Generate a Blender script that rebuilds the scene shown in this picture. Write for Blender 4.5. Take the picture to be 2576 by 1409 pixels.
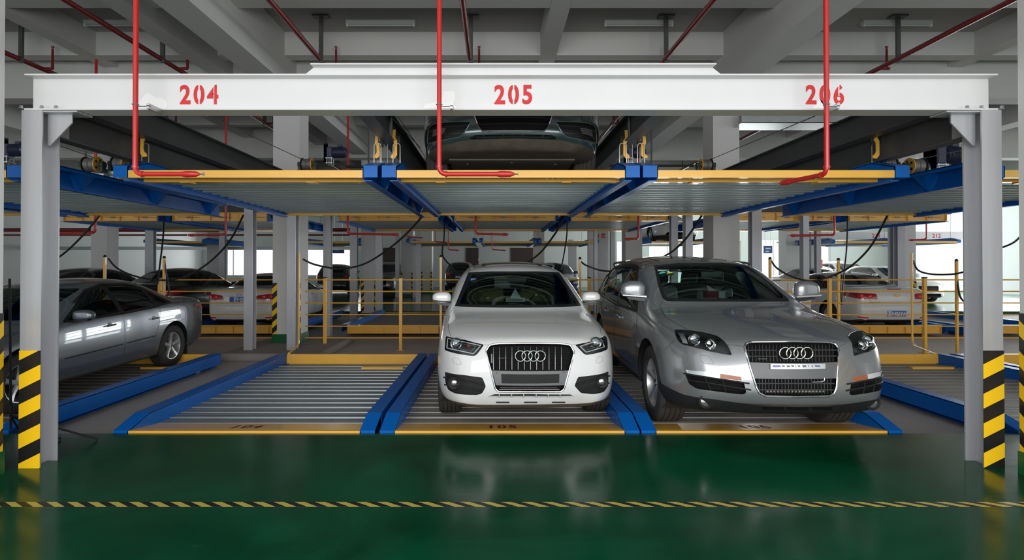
import bpy, bmesh, math, random
from mathutils import Vector, Matrix
from mathutils.bvhtree import BVHTree
random.seed(7)
for o in list(bpy.data.objects): bpy.data.objects.remove(o)
SC = bpy.context.scene
COL = SC.collection
# ---------------------------------------------------------------- camera
FPX = 1335.0; PX0 = 1246.0; PY0 = 656.3; CH = 1.56; PITCH = math.radians(0.46)
cd = bpy.data.cameras.new('camera'); cam = bpy.data.objects.new('camera', cd); COL.objects.link(cam)
cam.location = (0, 0, CH); cam.rotation_euler = (math.radians(90) + PITCH, 0, 0)
cd.sensor_width = 36; cd.lens = FPX / 2576 * 36
cd.shift_x = (1288 - PX0) / 2576; cd.shift_y = -(704.5 - PY0) / 2576
cd.clip_start = 0.05; cd.clip_end = 400
SC.camera = cam
SC.view_settings.view_transform = 'Standard'; SC.view_settings.look = 'None'
SC.view_settings.exposure = 0.0; SC.view_settings.gamma = 1.0; SC.view_settings.use_curve_mapping = False
cP, sP = math.cos(PITCH), math.sin(PITCH)
def pix(x, y, z):
    d = y * cP + (z - CH) * sP; v = (z - CH) * cP - y * sP
    if d < 0.05: d = 0.05
    return PX0 + FPX * x / d, PY0 - FPX * v / d
def at(px, py, Y):
    rx = (px - PX0) / FPX; rz = (PY0 - py) / FPX
    d = Y / (cP - rz * sP)
    return Vector((rx * d, Y, CH + rz * d * cP + d * sP))
# ---------------------------------------------------------------- world and daylight
w = bpy.data.worlds.new('world'); SC.world = w; w.use_nodes = True
w.node_tree.nodes['Background'].inputs[0].default_value = (0.93, 0.97, 1.0, 1)
w.node_tree.nodes['Background'].inputs[1].default_value = 1.1
def area(name, loc, rot, sx, sy, power, col=(1, 1, 1)):
    l = bpy.data.lights.new(name, 'AREA'); l.shape = 'RECTANGLE'; l.size = sx; l.size_y = sy
    l.energy = power; l.color = col
    o = bpy.data.objects.new(name, l); COL.objects.link(o); o.location = loc; o.rotation_euler = rot
    return o
R = math.radians
# big daylight openings: behind the camera, and in the far and side walls
area('daylight_opening', (0.3, -3.6, 2.3), (R(84), 0, 0), 11, 3.0, 560, (1, 0.985, 0.96))
area('daylight_opening', (16, 37.3, 2.4), (R(-90), 0, 0), 17, 4.2, 2900, (0.95, 1, 1))
area('daylight_opening', (-14.5, 37.3, 2.1), (R(-90), 0, 0), 10, 2.4, 330, (0.95, 1, 1))
area('daylight_opening', (27.2, 22, 2.4), (0, R(90), 0), 3.2, 18, 2200, (0.95, 1, 1))
area('daylight_opening', (-20.5, 12, 2.4), (0, R(-90), 0), 2.2, 8, 45, (0.95, 1, 1))

# ---------------------------------------------------------------- materials
MATS = {}
def mat(name, col, rough=0.5, metal=0.0, coat=0.0, var=0.0, vscale=8.0, bump=0.0, spec=0.5, em=0.0, aniso=None, backdark=False, flake=0.0):
    if name in MATS: return MATS[name]
    m = bpy.data.materials.new(name); m.use_nodes = True; MATS[name] = m
    nt = m.node_tree; b = nt.nodes['Principled BSDF']; L = nt.links
    b.inputs['Base Color'].default_value = (*col, 1); b.inputs['Roughness'].default_value = rough
    b.inputs['Metallic'].default_value = metal; b.inputs['Coat Weight'].default_value = coat
    b.inputs['Coat Roughness'].default_value = 0.03
    b.inputs['Specular IOR Level'].default_value = spec
    if em: b.inputs['Emission Color'].default_value = (*col, 1); b.inputs['Emission Strength'].default_value = em
    if var or bump:
        tc = nt.nodes.new('ShaderNodeTexCoord'); mp = nt.nodes.new('ShaderNodeMapping'); L.new(tc.outputs['Object'], mp.inputs[0])
        if aniso: mp.inputs['Scale'].default_value = aniso
        no = nt.nodes.new('ShaderNodeTexNoise'); no.inputs['Scale'].default_value = vscale; no.inputs['Detail'].default_value = 6
        L.new(mp.outputs[0], no.inputs['Vector'])
        if var:
            mx = nt.nodes.new('ShaderNodeMix'); mx.data_type = 'RGBA'
            mx.inputs[6].default_value = (*[c * (1 - var) for c in col], 1); mx.inputs[7].default_value = (*[min(1, c * (1 + var)) for c in col], 1)
            L.new(no.outputs[0], mx.inputs[0]); L.new(mx.outputs[2], b.inputs['Base Color'])
            mr = nt.nodes.new('ShaderNodeMapRange'); mr.inputs[3].default_value = max(0.02, rough - 0.1 * var * 2); mr.inputs[4].default_value = rough + 0.12 * var * 2
            L.new(no.outputs[0], mr.inputs[0]); L.new(mr.outputs[0], b.inputs['Roughness'])
        if bump:
            bp = nt.nodes.new('ShaderNodeBump'); bp.inputs['Strength'].default_value = bump; bp.inputs['Distance'].default_value = 0.01
            L.new(no.outputs[0], bp.inputs['Height']); L.new(bp.outputs[0], b.inputs['Normal'])
    if backdark:
        g = nt.nodes.new('ShaderNodeNewGeometry'); d = nt.nodes.new('ShaderNodeBsdfDiffuse'); d.inputs[0].default_value = (*backdark, 1)
        ms = nt.nodes.new('ShaderNodeMixShader'); L.new(g.outputs['Backfacing'], ms.inputs[0]); L.new(b.outputs[0], ms.inputs[1]); L.new(d.outputs[0], ms.inputs[2])
        L.new(ms.outputs[0], nt.nodes['Material Output'].inputs[0])
    return m
def hazard(name, period, slope, phase=0.0, dirty=False, yel=(0.98, 0.60, 0.01), axis='x'):
    m = bpy.data.materials.new(name); m.use_nodes = True; nt = m.node_tree; L = nt.links; b = nt.nodes['Principled BSDF']
    b.inputs['Roughness'].default_value = 0.35
    tc = nt.nodes.new('ShaderNodeTexCoord'); sx = nt.nodes.new('ShaderNodeSeparateXYZ'); L.new(tc.outputs['Object'], sx.inputs[0])
    a = nt.nodes.new('ShaderNodeMath'); a.operation = 'MULTIPLY_ADD'
    L.new(sx.outputs['X' if axis == 'x' else 'Y'], a.inputs[0]); a.inputs[1].default_value = slope
    if axis == 'floor': L.new(sx.outputs['Y'], a.inputs[0]); L.new(sx.outputs['X'], a.inputs[2])
    else: L.new(sx.outputs['Z'], a.inputs[2])
    d = nt.nodes.new('ShaderNodeMath'); d.operation = 'MULTIPLY_ADD'; L.new(a.outputs[0], d.inputs[0]); d.inputs[1].default_value = 1 / period; d.inputs[2].default_value = phase + 100
    f = nt.nodes.new('ShaderNodeMath'); f.operation = 'FRACT'; L.new(d.outputs[0], f.inputs[0])
    g = nt.nodes.new('ShaderNodeMath'); g.operation = 'GREATER_THAN'; L.new(f.outputs[0], g.inputs[0]); g.inputs[1].default_value = 0.5
    mx = nt.nodes.new('ShaderNodeMix'); mx.data_type = 'RGBA'; mx.inputs[6].default_value = (0.012, 0.011, 0.011, 1); mx.inputs[7].default_value = (*yel, 1)
    L.new(g.outputs[0], mx.inputs[0])
    out = mx.outputs[2]
    if dirty:
        no = nt.nodes.new('ShaderNodeTexNoise'); no.inputs['Scale'].default_value = 5; L.new(tc.outputs['Object'], no.inputs[0])
        cr = nt.nodes.new('ShaderNodeMapRange'); cr.inputs[1].default_value = 0.45; cr.inputs[2].default_value = 0.75; cr.inputs[3].default_value = 0; cr.inputs[4].default_value = 0.6; L.new(no.outputs[0], cr.inputs[0])
        m2 = nt.nodes.new('ShaderNodeMix'); m2.data_type = 'RGBA'; L.new(cr.outputs[0], m2.inputs[0]); L.new(out, m2.inputs[6]); m2.inputs[7].default_value = (0.1, 0.05, 0.02, 1); out = m2.outputs[2]
    L.new(out, b.inputs['Base Color'])
    return m
def glassmat(name, tint, refl=1.45, extra=0.0):
    m = bpy.data.materials.new(name); m.use_nodes = True; nt = m.node_tree; L = nt.links
    nt.nodes.remove(nt.nodes['Principled BSDF'])
    t = nt.nodes.new('ShaderNodeBsdfTransparent'); t.inputs[0].default_value = (*tint, 1)
    g = nt.nodes.new('ShaderNodeBsdfGlossy'); g.inputs['Roughness'].default_value = 0.01; g.inputs[0].default_value = (0.9, 1, 0.97, 1)
    fr = nt.nodes.new('ShaderNodeFresnel'); fr.inputs[0].default_value = refl
    ms = nt.nodes.new('ShaderNodeMixShader'); L.new(fr.outputs[0], ms.inputs[0]); L.new(t.outputs[0], ms.inputs[1]); L.new(g.outputs[0], ms.inputs[2])
    L.new(ms.outputs[0], nt.nodes['Material Output'].inputs[0]); MATS[name] = m
    return m
def floor_green():
    m = bpy.data.materials.new('green_epoxy'); m.use_nodes = True; nt = m.node_tree; L = nt.links; b = nt.nodes['Principled BSDF']
    tc = nt.nodes.new('ShaderNodeTexCoord')
    no = nt.nodes.new('ShaderNodeTexNoise'); no.inputs['Scale'].default_value = 0.8; no.inputs['Detail'].default_value = 8; no.inputs['Distortion'].default_value = 1.5; L.new(tc.outputs['Object'], no.inputs[0])
    cr = nt.nodes.new('ShaderNodeValToRGB'); cr.color_ramp.elements[0].position = 0.3; cr.color_ramp.elements[0].color = (0.0, 0.040, 0.015, 1)
    cr.color_ramp.elements[1].position = 0.75; cr.color_ramp.elements[1].color = (0.002, 0.095, 0.042, 1); L.new(no.outputs[0], cr.inputs[0])
    # scuffs
    mp = nt.nodes.new('ShaderNodeMapping'); mp.inputs['Scale'].default_value = (1.3, 5, 1); mp.inputs['Rotation'].default_value = (0, 0, 0.35); L.new(tc.outputs['Object'], mp.inputs[0])
    n2 = nt.nodes.new('ShaderNodeTexNoise'); n2.inputs['Scale'].default_value = 4; n2.inputs['Detail'].default_value = 10; n2.inputs['Roughness'].default_value = 0.7; L.new(mp.outputs[0], n2.inputs[0])
    c2 = nt.nodes.new('ShaderNodeMapRange'); c2.inputs[1].default_value = 0.64; c2.inputs[2].default_value = 0.8; c2.inputs[3].default_value = 0; c2.inputs[4].default_value = 0.35; L.new(n2.outputs[0], c2.inputs[0])
    mx = nt.nodes.new('ShaderNodeMix'); mx.data_type = 'RGBA'; L.new(c2.outputs[0], mx.inputs[0]); L.new(cr.outputs[0], mx.inputs[6]); mx.inputs[7].default_value = (0.10, 0.2, 0.12, 1)
    L.new(mx.outputs[2], b.inputs['Base Color'])
    r = nt.nodes.new('ShaderNodeMapRange'); r.inputs[3].default_value = 0.09; r.inputs[4].default_value = 0.27; L.new(n2.outputs[0], r.inputs[0]); L.new(r.outputs[0], b.inputs['Roughness'])
    bp = nt.nodes.new('ShaderNodeBump'); bp.inputs['Strength'].default_value = 0.03; bp.inputs['Distance'].default_value = 0.02; L.new(no.outputs[0], bp.inputs['Height']); L.new(bp.outputs[0], b.inputs['Normal'])
    b.inputs['Specular IOR Level'].default_value = 0.30
    return m
M_floor = floor_green()
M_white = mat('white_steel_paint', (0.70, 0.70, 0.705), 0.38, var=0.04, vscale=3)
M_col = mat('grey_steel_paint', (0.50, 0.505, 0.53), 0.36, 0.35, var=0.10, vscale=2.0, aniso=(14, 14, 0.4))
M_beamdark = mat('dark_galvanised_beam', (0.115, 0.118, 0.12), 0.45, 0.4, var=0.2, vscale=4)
M_blue = mat('blue_paint', (0.0, 0.125, 0.50), 0.36, var=0.12, vscale=5, spec=0.25)
M_yellow = mat('yellow_paint', (0.90, 0.49, 0.07), 0.32, var=0.06, vscale=6, coat=0.25)
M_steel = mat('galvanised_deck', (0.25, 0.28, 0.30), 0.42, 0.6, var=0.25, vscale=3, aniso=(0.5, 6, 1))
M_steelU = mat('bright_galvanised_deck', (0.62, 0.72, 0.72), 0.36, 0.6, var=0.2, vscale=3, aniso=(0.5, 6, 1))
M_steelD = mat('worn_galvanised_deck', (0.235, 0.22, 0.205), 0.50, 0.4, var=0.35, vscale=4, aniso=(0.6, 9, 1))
M_galv = mat('galvanised_steel', (0.55, 0.57, 0.58), 0.35, 0.9, var=0.15)
M_red = mat('red_pipe_paint', (0.55, 0.018, 0.016), 0.30, coat=0.3, var=0.1)
M_redtxt = mat('red_stencil_paint', (0.62, 0.03, 0.035), 0.7, var=0.25, vscale=14)
M_dredtxt = mat('dark_red_stencil_paint', (0.22, 0.008, 0.012), 0.6)
M_black = mat('black_rubber', (0.012, 0.012, 0.013), 0.55)
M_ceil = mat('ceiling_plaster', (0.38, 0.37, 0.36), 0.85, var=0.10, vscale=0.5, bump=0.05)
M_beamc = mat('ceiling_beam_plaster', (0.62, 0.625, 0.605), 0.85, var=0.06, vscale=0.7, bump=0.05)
M_pillar = mat('pillar_paint', (0.70, 0.695, 0.69), 0.7, var=0.05, vscale=1.2)
M_wall = mat('wall_paint', (0.72, 0.74, 0.74), 0.8, var=0.04)
M_green = mat('green_skirting_paint', (0.0, 0.11, 0.035), 0.4)
M_conc = mat('pit_concrete', (0.52, 0.475, 0.45), 0.7, var=0.2, vscale=1.6, bump=0.1)
M_curb = mat('curb_concrete', (0.27, 0.245, 0.23), 0.8, var=0.22, vscale=3, bump=0.15)
M_haz = hazard('hazard_tape_column', 0.2265, -0.5 * 1.0, 0.5)
M_hazp = hazard('hazard_guard_rising', 0.23, 0.9, 0.2, dirty=True)
M_hazq = hazard('hazard_guard_falling', 0.23, -0.9, 0.2)
M_hazy = hazard('hazard_guard_side', 0.23, -0.9, 0.1, axis='y')
M_hazy2 = hazard('hazard_guard_side_b', 0.23, -0.9, 0.1, axis='y')
M_tape = hazard('floor_tape', 0.136, 1.6, 0.0, axis='floor', yel=(0.62, 0.5, 0.10))
M_motor = mat('navy_motor_paint', (0.03, 0.035, 0.075), 0.4)
M_rope = mat('wire_rope', (0.23, 0.22, 0.215), 0.5, 0.5, var=0.5, vscale=90, aniso=(1, 1, 1))
M_brown = mat('brown_door', (0.075, 0.045, 0.045), 0.5)
M_tube = mat('fluorescent_tube_off', (0.62, 0.66, 0.64), 0.4)
M_cable = mat('black_cable', (0.014, 0.014, 0.016), 0.45)
M_signb = mat('blue_sign', (0.05, 0.14, 0.42), 0.5)
M_signw = mat('white_mark', (0.85, 0.85, 0.85), 0.5)

# ---------------------------------------------------------------- mesh helpers
def T(name, label, cat, loc=(0, 0, 0), rz=0, group=None):
    o = bpy.data.objects.new(name, None); COL.objects.link(o); o.location = loc; o.rotation_euler = (0, 0, rz)
    o.empty_display_size = 0.1; o['label'] = label; o['category'] = cat
    if group: o['group'] = group
    return o
def tag(o, label, cat, group=None):
    o['label'] = label; o['category'] = cat
    if group: o['group'] = group
    return o
class MB:
    def __init__(s): s.v = []; s.f = []; s.mi = []
    def add(s, vs, fs, mi=0):
        n = len(s.v); s.v += [tuple(v) for v in vs]; s.f += [tuple(i + n for i in f) for f in fs]; s.mi += [mi] * len(fs); return s
    def box(s, x0, x1, y0, y1, z0, z1, mi=0):
        return s.add([(x, y, z) for z in (z0, z1) for y in (y0, y1) for x in (x0, x1)],
                     [(0, 2, 3, 1), (4, 5, 7, 6), (0, 1, 5, 4), (2, 6, 7, 3), (0, 4, 6, 2), (1, 3, 7, 5)], mi)
    def prism(s, pts, axis, a, b, mi=0):   # pts 2D in the two other axes (cyclic xyz order kept)
        n = len(pts)
        def mk(p, t): return {'x': (t, p[0], p[1]), 'y': (p[0], t, p[1]), 'z': (p[0], p[1], t)}[axis]
        vs = [mk(p, a) for p in pts] + [mk(p, b) for p in pts]
        ar = sum(pts[i][0] * pts[(i + 1) % n][1] - pts[(i + 1) % n][0] * pts[i][1] for i in range(n))
        fl = (ar > 0) == (b > a)
        if axis == 'y': fl = not fl
        f = [tuple(range(n))[::-1], tuple(range(n, 2 * n))] + [(i, (i + 1) % n, n + (i + 1) % n, n + i) for i in range(n)]
        if not fl: f = [t[::-1] for t in f]
        return s.add(vs, f, mi)
    def tube(s, path, r, n=8, closed=False, caps=True, mi=0):
        path = [Vector(p) for p in path]; m = len(path); rings = []
        up = None
        for i, p in enumerate(path):
            a = path[i - 1] if (i > 0 or closed) else p; b = path[(i + 1) % m] if (i < m - 1 or closed) else p
            t = (b - a).normalized()
            if up is None:
                up = Vector((0, 0, 1)) if abs(t.z) < 0.9 else Vector((0, 1, 0))
            u = t.cross(up); 
            if u.length < 1e-4: u = t.cross(Vector((1, 0.3, 0)))
            u.normalize(); up = u.cross(t).normalized()
            rr = r[i] if isinstance(r, (list, tuple)) else r
            rings.append([p + rr * (math.cos(2 * math.pi * k / n) * u + math.sin(2 * math.pi * k / n) * up) for k in range(n)])
        vs = [v for ring in rings for v in ring]; fs = []
        for i in range(m if closed else m - 1):
            j = (i + 1) % m
            for k in range(n): fs.append((i * n + k, i * n + (k + 1) % n, j * n + (k + 1) % n, j * n + k))
        if caps and not closed: fs += [tuple(range(n))[::-1], tuple((m - 1) * n + k for k in range(n))]
        return s.add(vs, fs, mi)
    def lathe(s, prof, c, axis='x', n=32, mi=0):   # prof: (radius, offset along axis)
        m = len(prof); vs = []
        for (r, t) in prof:
            for k in range(n):
                a = 2 * math.pi * k / n; ca, sa = r * math.cos(a), r * math.sin(a)
                vs.append({'x': (c[0] + t, c[1] + ca, c[2] + sa), 'y': (c[0] + ca, c[1] + t, c[2] + sa), 'z': (c[0] + ca, c[1] + sa, c[2] + t)}[axis])
        fs = [(i * n + k, i * n + (k + 1) % n, (i + 1) * n + (k + 1) % n, (i + 1) * n + k) for i in range(m - 1) for k in range(n)]
        return s.add(vs, fs, mi)
    def build(s, name, material, parent=None, smooth=False, local=False, bevel=0.0):
        me = bpy.data.meshes.new(name)
        off = Vector((0, 0, 0))
        if parent is not None and not local:
            p = parent
            while p is not None: off += p.location; p = p.parent
        me.from_pydata([Vector(v) - off for v in s.v], [], s.f); me.validate()
        mats = material if isinstance(material, (list, tuple)) else [material]
        for m in mats: me.materials.append(m)
        if len(mats) > 1 and len(me.polygons) == len(s.mi):
            for p, i in zip(me.polygons, s.mi): p.material_index = i
        bm = bmesh.new(); bm.from_mesh(me); bmesh.ops.recalc_face_normals(bm, faces=bm.faces); bm.to_mesh(me); bm.free()
        if smooth:
            for p in me.polygons: p.use_smooth = True
            if smooth != 'full': me.set_sharp_from_angle(angle=R(38))
        o = bpy.data.objects.new(name, me); COL.objects.link(o)
        if parent is not None: o.parent = parent
        if bevel:
            b = o.modifiers.new('bevel', 'BEVEL'); b.width = bevel; b.segments = 1; b.limit_method = 'ANGLE'
        return o
def struct(o): o['kind'] = 'structure'; return o
# painted lettering: real thin meshes
def text_mesh(txt, size, weight=0.0, sx=1.0, extrude=0.0, cuts=(), italic=0.0):
    cu = bpy.data.curves.new('t', 'FONT'); cu.body = txt; cu.size = size; cu.offset = weight; cu.extrude = extrude
    cu.align_x = 'CENTER'; cu.align_y = 'CENTER'; cu.resolution_u = 4; cu.shear = italic
    o = bpy.data.objects.new('t', cu); COL.objects.link(o)
    dg = bpy.context.evaluated_depsgraph_get(); me = bpy.data.meshes.new_from_object(o.evaluated_get(dg))
    bpy.data.objects.remove(o); bpy.data.curves.remove(cu)
    if cuts:
        bm = bmesh.new(); bm.from_mesh(me)
        for (x0, x1, y0, y1) in cuts:
            for (co, no) in (((x0, 0, 0), (1, 0, 0)), ((x1, 0, 0), (1, 0, 0)), ((0, y0, 0), (0, 1, 0)), ((0, y1, 0), (0, 1, 0))):
                bmesh.ops.bisect_plane(bm, geom=bm.verts[:] + bm.edges[:] + bm.faces[:], plane_co=co, plane_no=no)
            kill = [f for f in bm.faces if x0 < f.calc_center_median().x < x1 and y0 < f.calc_center_median().y < y1]
            bmesh.ops.delete(bm, geom=kill, context='FACES')
        bm.to_mesh(me); bm.free()
    ys = [v.co.y for v in me.vertices]; yc = (min(ys) + max(ys)) / 2
    return [(v.co.x * sx, v.co.y - yc, v.co.z) for v in me.vertices], [tuple(p.vertices) for p in me.polygons]
def put_text(name, txt, size, origin, ux, uy, material, parent, local=False, **kw):
    vs, fs = text_mesh(txt, size, **kw)
    ux = Vector(ux).normalized(); uy = Vector(uy).normalized(); n = ux.cross(uy); O = Vector(origin)
    return MB().add([O + ux * v[0] + uy * v[1] + n * v[2] for v in vs], fs).build(name, material, parent, local=local)
def catenary(a, b, sag, n=14):
    a = Vector(a); b = Vector(b)
    return [a.lerp(b, i / n) - Vector((0, 0, sag * 4 * (i / n) * (1 - i / n))) for i in range(n + 1)]
def smoothpath(pts, n=6):
    pts = [Vector(p) for p in pts]; out = []
    for i in range(len(pts) - 1):
        p0 = pts[max(0, i - 1)]; p1 = pts[i]; p2 = pts[i + 1]; p3 = pts[min(len(pts) - 1, i + 2)]
        for k in range(n):
            t = k / n
            out.append(0.5 * ((2 * p1) + (-p0 + p2) * t + (2 * p0 - 5 * p1 + 4 * p2 - p3) * t * t + (-p0 + 3 * p1 - 3 * p2 + p3) * t ** 3))
    return out + [pts[-1]]
def fillet(pts, r=0.05, n=5):
    pts = [Vector(p) for p in pts]; out = [pts[0]]
    for i in range(1, len(pts) - 1):
        a = (pts[i - 1] - pts[i]); b = (pts[i + 1] - pts[i]); rr = min(r, a.length / 2, b.length / 2)
        p = pts[i] + a.normalized() * rr; q = pts[i] + b.normalized() * rr
        for k in range(n + 1):
            t = k / n; out.append((1 - t) ** 2 * p + 2 * t * (1 - t) * pts[i] + t * t * q)
    return out + [pts[-1]]

# ================================================================ SETTING
PIT = -0.14; CEIL = 5.97
BW = 38.0
struct(MB().box(-21, 28, -5, 4.93, -0.3, 0).build('floor', M_floor))
struct(MB().box(-21, 28, 4.93, 18.2, -0.3, PIT).build('floor', M_conc))
struct(MB().box(-21, 28, 18.2, BW, -0.3, -0.02).build('floor', M_floor))
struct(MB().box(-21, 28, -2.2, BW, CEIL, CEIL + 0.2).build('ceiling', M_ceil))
def wall_with_holes(name, holes, x0, x1, z0, z1, y0, y1, m):
    xs = sorted({x0, x1, *[h[0] for h in holes], *[h[1] for h in holes]}); zs = sorted({z0, z1, *[h[2] for h in holes], *[h[3] for h in holes]})
    mb = MB()
    for i in range(len(xs) - 1):
        run = None
        for j in range(len(zs) - 1):
            cx = (xs[i] + xs[i + 1]) / 2; cz = (zs[j] + zs[j + 1]) / 2
            if any(h[0] < cx < h[1] and h[2] < cz < h[3] for h in holes): continue
            mb.box(xs[i], xs[i + 1], y0, y1, zs[j], zs[j + 1])
    return struct(mb.build(name, m))
holes = [(-20.3, -15.8, 0.8, 2.75), (-13.5, -10.2, 0.8, 2.8), (7.7, 9.7, 0.4, 3.3), (11.0, 17.6, 0.2, 3.3), (18.6, 24.0, 0.1, 3.4)]
wall_with_holes('wall_back', holes, -21, 28, -0.3, CEIL, BW, BW + 0.25, M_wall)
for i, h in enumerate(holes):
    mb = MB(); t = 0.04
    mb.box(h[0], h[1], BW + 0.05, BW + 0.12, h[2], h[2] + t); mb.box(h[0], h[1], BW + 0.05, BW + 0.12, h[3] - t, h[3])
    nx = max(2, int((h[1] - h[0]) / 1.2)) + 1
    for k in range(nx):
        x = h[0] + (h[1] - h[0] - t) * k / (nx - 1); mb.box(x, x + t, BW + 0.05, BW + 0.12, h[2] + t, h[3] - t)
    struct(mb.build('window_%d' % (i + 1), M_white))
struct(MB().box(-21.2, -21, -5, BW, -0.3, CEIL).build('wall_left', M_wall))
struct(MB().box(28, 28.2, -5, BW, -0.3, CEIL).build('wall_right', M_wall))
struct(MB().box(8.0, 28, BW - 0.03, BW, -0.02, 0.32).build('baseboard_back', M_green))
for i, (x0, x1) in enumerate([(-8.2, -7.0), (-2.1, -1.2), (1.1, 2.7)]):
    d = MB().box(x0, x1, BW - 0.06, BW - 0.005, 0, 2.8).build('door_%d' % (i + 1), M_brown); struct(d)
    MB().box(x0 + 0.3, x0 + 0.6, BW - 0.075, BW - 0.061, 1.0, 1.22).build('notice', mat('pink_notice', (0.6, 0.4, 0.45), 0.7), d)
    mb = MB()
    for z in (0.3, 1.1, 1.9): mb.box(x1 - 0.02, x1 + 0.05, BW - 0.07, BW - 0.05, z, z + 0.12)
    mb.build('hinge', M_galv, d)
# ceiling beams: cross beams every 2.1 m and long beams, girders over the pillars
tr = 0
def cbeam(x0, x1, y0, y1, z):
    global tr
    tr += 1; struct(MB().box(x0, x1, y0, y1, z, CEIL + 0.0).build('trim_%d' % tr, M_beamc))
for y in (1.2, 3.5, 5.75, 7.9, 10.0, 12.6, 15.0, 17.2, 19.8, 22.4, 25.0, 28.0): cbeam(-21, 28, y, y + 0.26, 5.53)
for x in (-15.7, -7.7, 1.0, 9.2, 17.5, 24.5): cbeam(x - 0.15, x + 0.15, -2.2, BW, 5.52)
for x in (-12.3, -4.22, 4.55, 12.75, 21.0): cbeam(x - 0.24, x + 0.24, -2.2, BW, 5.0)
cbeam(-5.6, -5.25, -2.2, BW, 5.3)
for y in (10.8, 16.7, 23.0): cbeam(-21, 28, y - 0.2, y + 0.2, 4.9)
# front green slab edge strip and curbs under the rear steel columns
def curb(x0, x1):
    struct(MB().box(x0, x1, 9.35, 11.6, PIT, 0.0).build('trim_%d' % (50 + int(x0 + 60)), M_curb, bevel=0.02))
curb(-4.85, -3.1); curb(3.35, 5.3); curb(-13, -11.8)

# concrete pillars
def pillar(x0, x1, y0, y1, label, zb=0.0, guard=(0.18, 1.2), hz=0.17, wide=False):
    t = T('concrete_pillar', label, 'pillar', ((x0 + x1) / 2, (y0 + y1) / 2, zb))
    MB().box(x0, x1, y0, y1, zb, CEIL).build('shaft', M_pillar, t)
    e = 0.012
    MB().box(x0 - e, x1 + e, y0 - e, y1 + e, zb, zb + hz).build('painted_base', M_green, t)
    for side, (gx0, gx1, m) in enumerate(((x0 - 0.006, x0 + 0.09, M_hazq), (x1 - 0.09, x1 + 0.006, M_hazp))):
        mb = MB().box(gx0, gx1, y0 - 0.008, y0 - 0.001, zb + hz, zb + guard[1])
        w_ = (y1 - y0) if wide else 0.09
        if side == 0: mb.box(x0 - 0.008, x0 - 0.001, y0, y0 + w_, zb + hz, zb + guard[1])
        else: mb.box(x1 + 0.001, x1 + 0.008, y0, y0 + w_, zb + hz, zb + guard[1])
        mb.build('corner_guard', M_hazy if wide and side else M_hazy2 if wide else m, t)
    return t
pillar(-4.25, -3.69, 3.42, 3.98, 'white concrete pillar at the left edge of the photo beside the near steel column', wide=True)
pillar(3.93, 4.5, 3.42, 3.98, 'white concrete pillar at the right edge of the photo beside the near steel column', wide=True)
pillar(-4.48, -3.95, 10.68, 11.2, 'white concrete pillar behind empty pallet 104, yellow-black corner guards and green base')
pillar(4.39, 4.92, 10.68, 11.2, 'white concrete pillar rising behind the silver SUV')
pillar(-4.27, -3.77, 16.9, 17.4, 'white concrete pillar in second row with guards on both corners', -0.14)
pillar(-4.7, -4.1, 26.4, 27.0, 'grey concrete pillar deep in the hall, left of the black rear-facing SUV', -0.02)
pillar(4.05, 4.57, 16.5, 17.0, 'grey concrete pillar seen right above the roof of the silver SUV', -0.14)
p3 = pillar(3.9, 4.48, 21.0, 21.6, 'grey concrete pillar marked 3 in red, left of the silver SUV', -0.02)
put_text('zone_marking', '3 区', 0.2, (4.2, 20.985, 2.72), (1, 0, 0), (0, 0, 1), M_redtxt, p3, weight=0.006)
MB().box(4.05, 4.2, 20.95, 20.995, 1.25, 1.62).build('switch_box', M_signw, p3)
pillar(12.5, 13.0, 16.4, 16.9, 'concrete pillar between the white sedan boot and the right fence', -0.14)
pillar(12.6, 13.2, 23.0, 23.6, 'sunlit white concrete pillar left of the grey steel post above the white sedan', -0.02)
pillar(-12.5, -12.0, 16.4, 16.9, 'concrete pillar behind the black sedans at left', -0.14)
pillar(-12.5, -11.9, 23.0, 23.6, 'concrete pillar left of the bright window, behind the white sedan at left', -0.02)
pillar(-4.2, -3.58, 30.0, 30.6, 'furthest left-of-centre pillar with slim striped guards, beside the black rear-facing SUV', -0.02)
pillar(6.6, 7.3, 32.0, 32.6, 'far pillar right of the dark blue SUV seen against the bright opening', -0.02)
pillar(1.9, 2.4, 26.0, 26.5, 'slim far pillar directly above the right roof edge of the white SUV', -0.02)

# floor tape
ft = MB().box(-6, 8, 3.44, 3.505, 0.0, 0.0015).build('floor_tape', M_tape)
tag(ft, 'thin yellow and black striped tape stuck across the green floor', 'tape')

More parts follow.
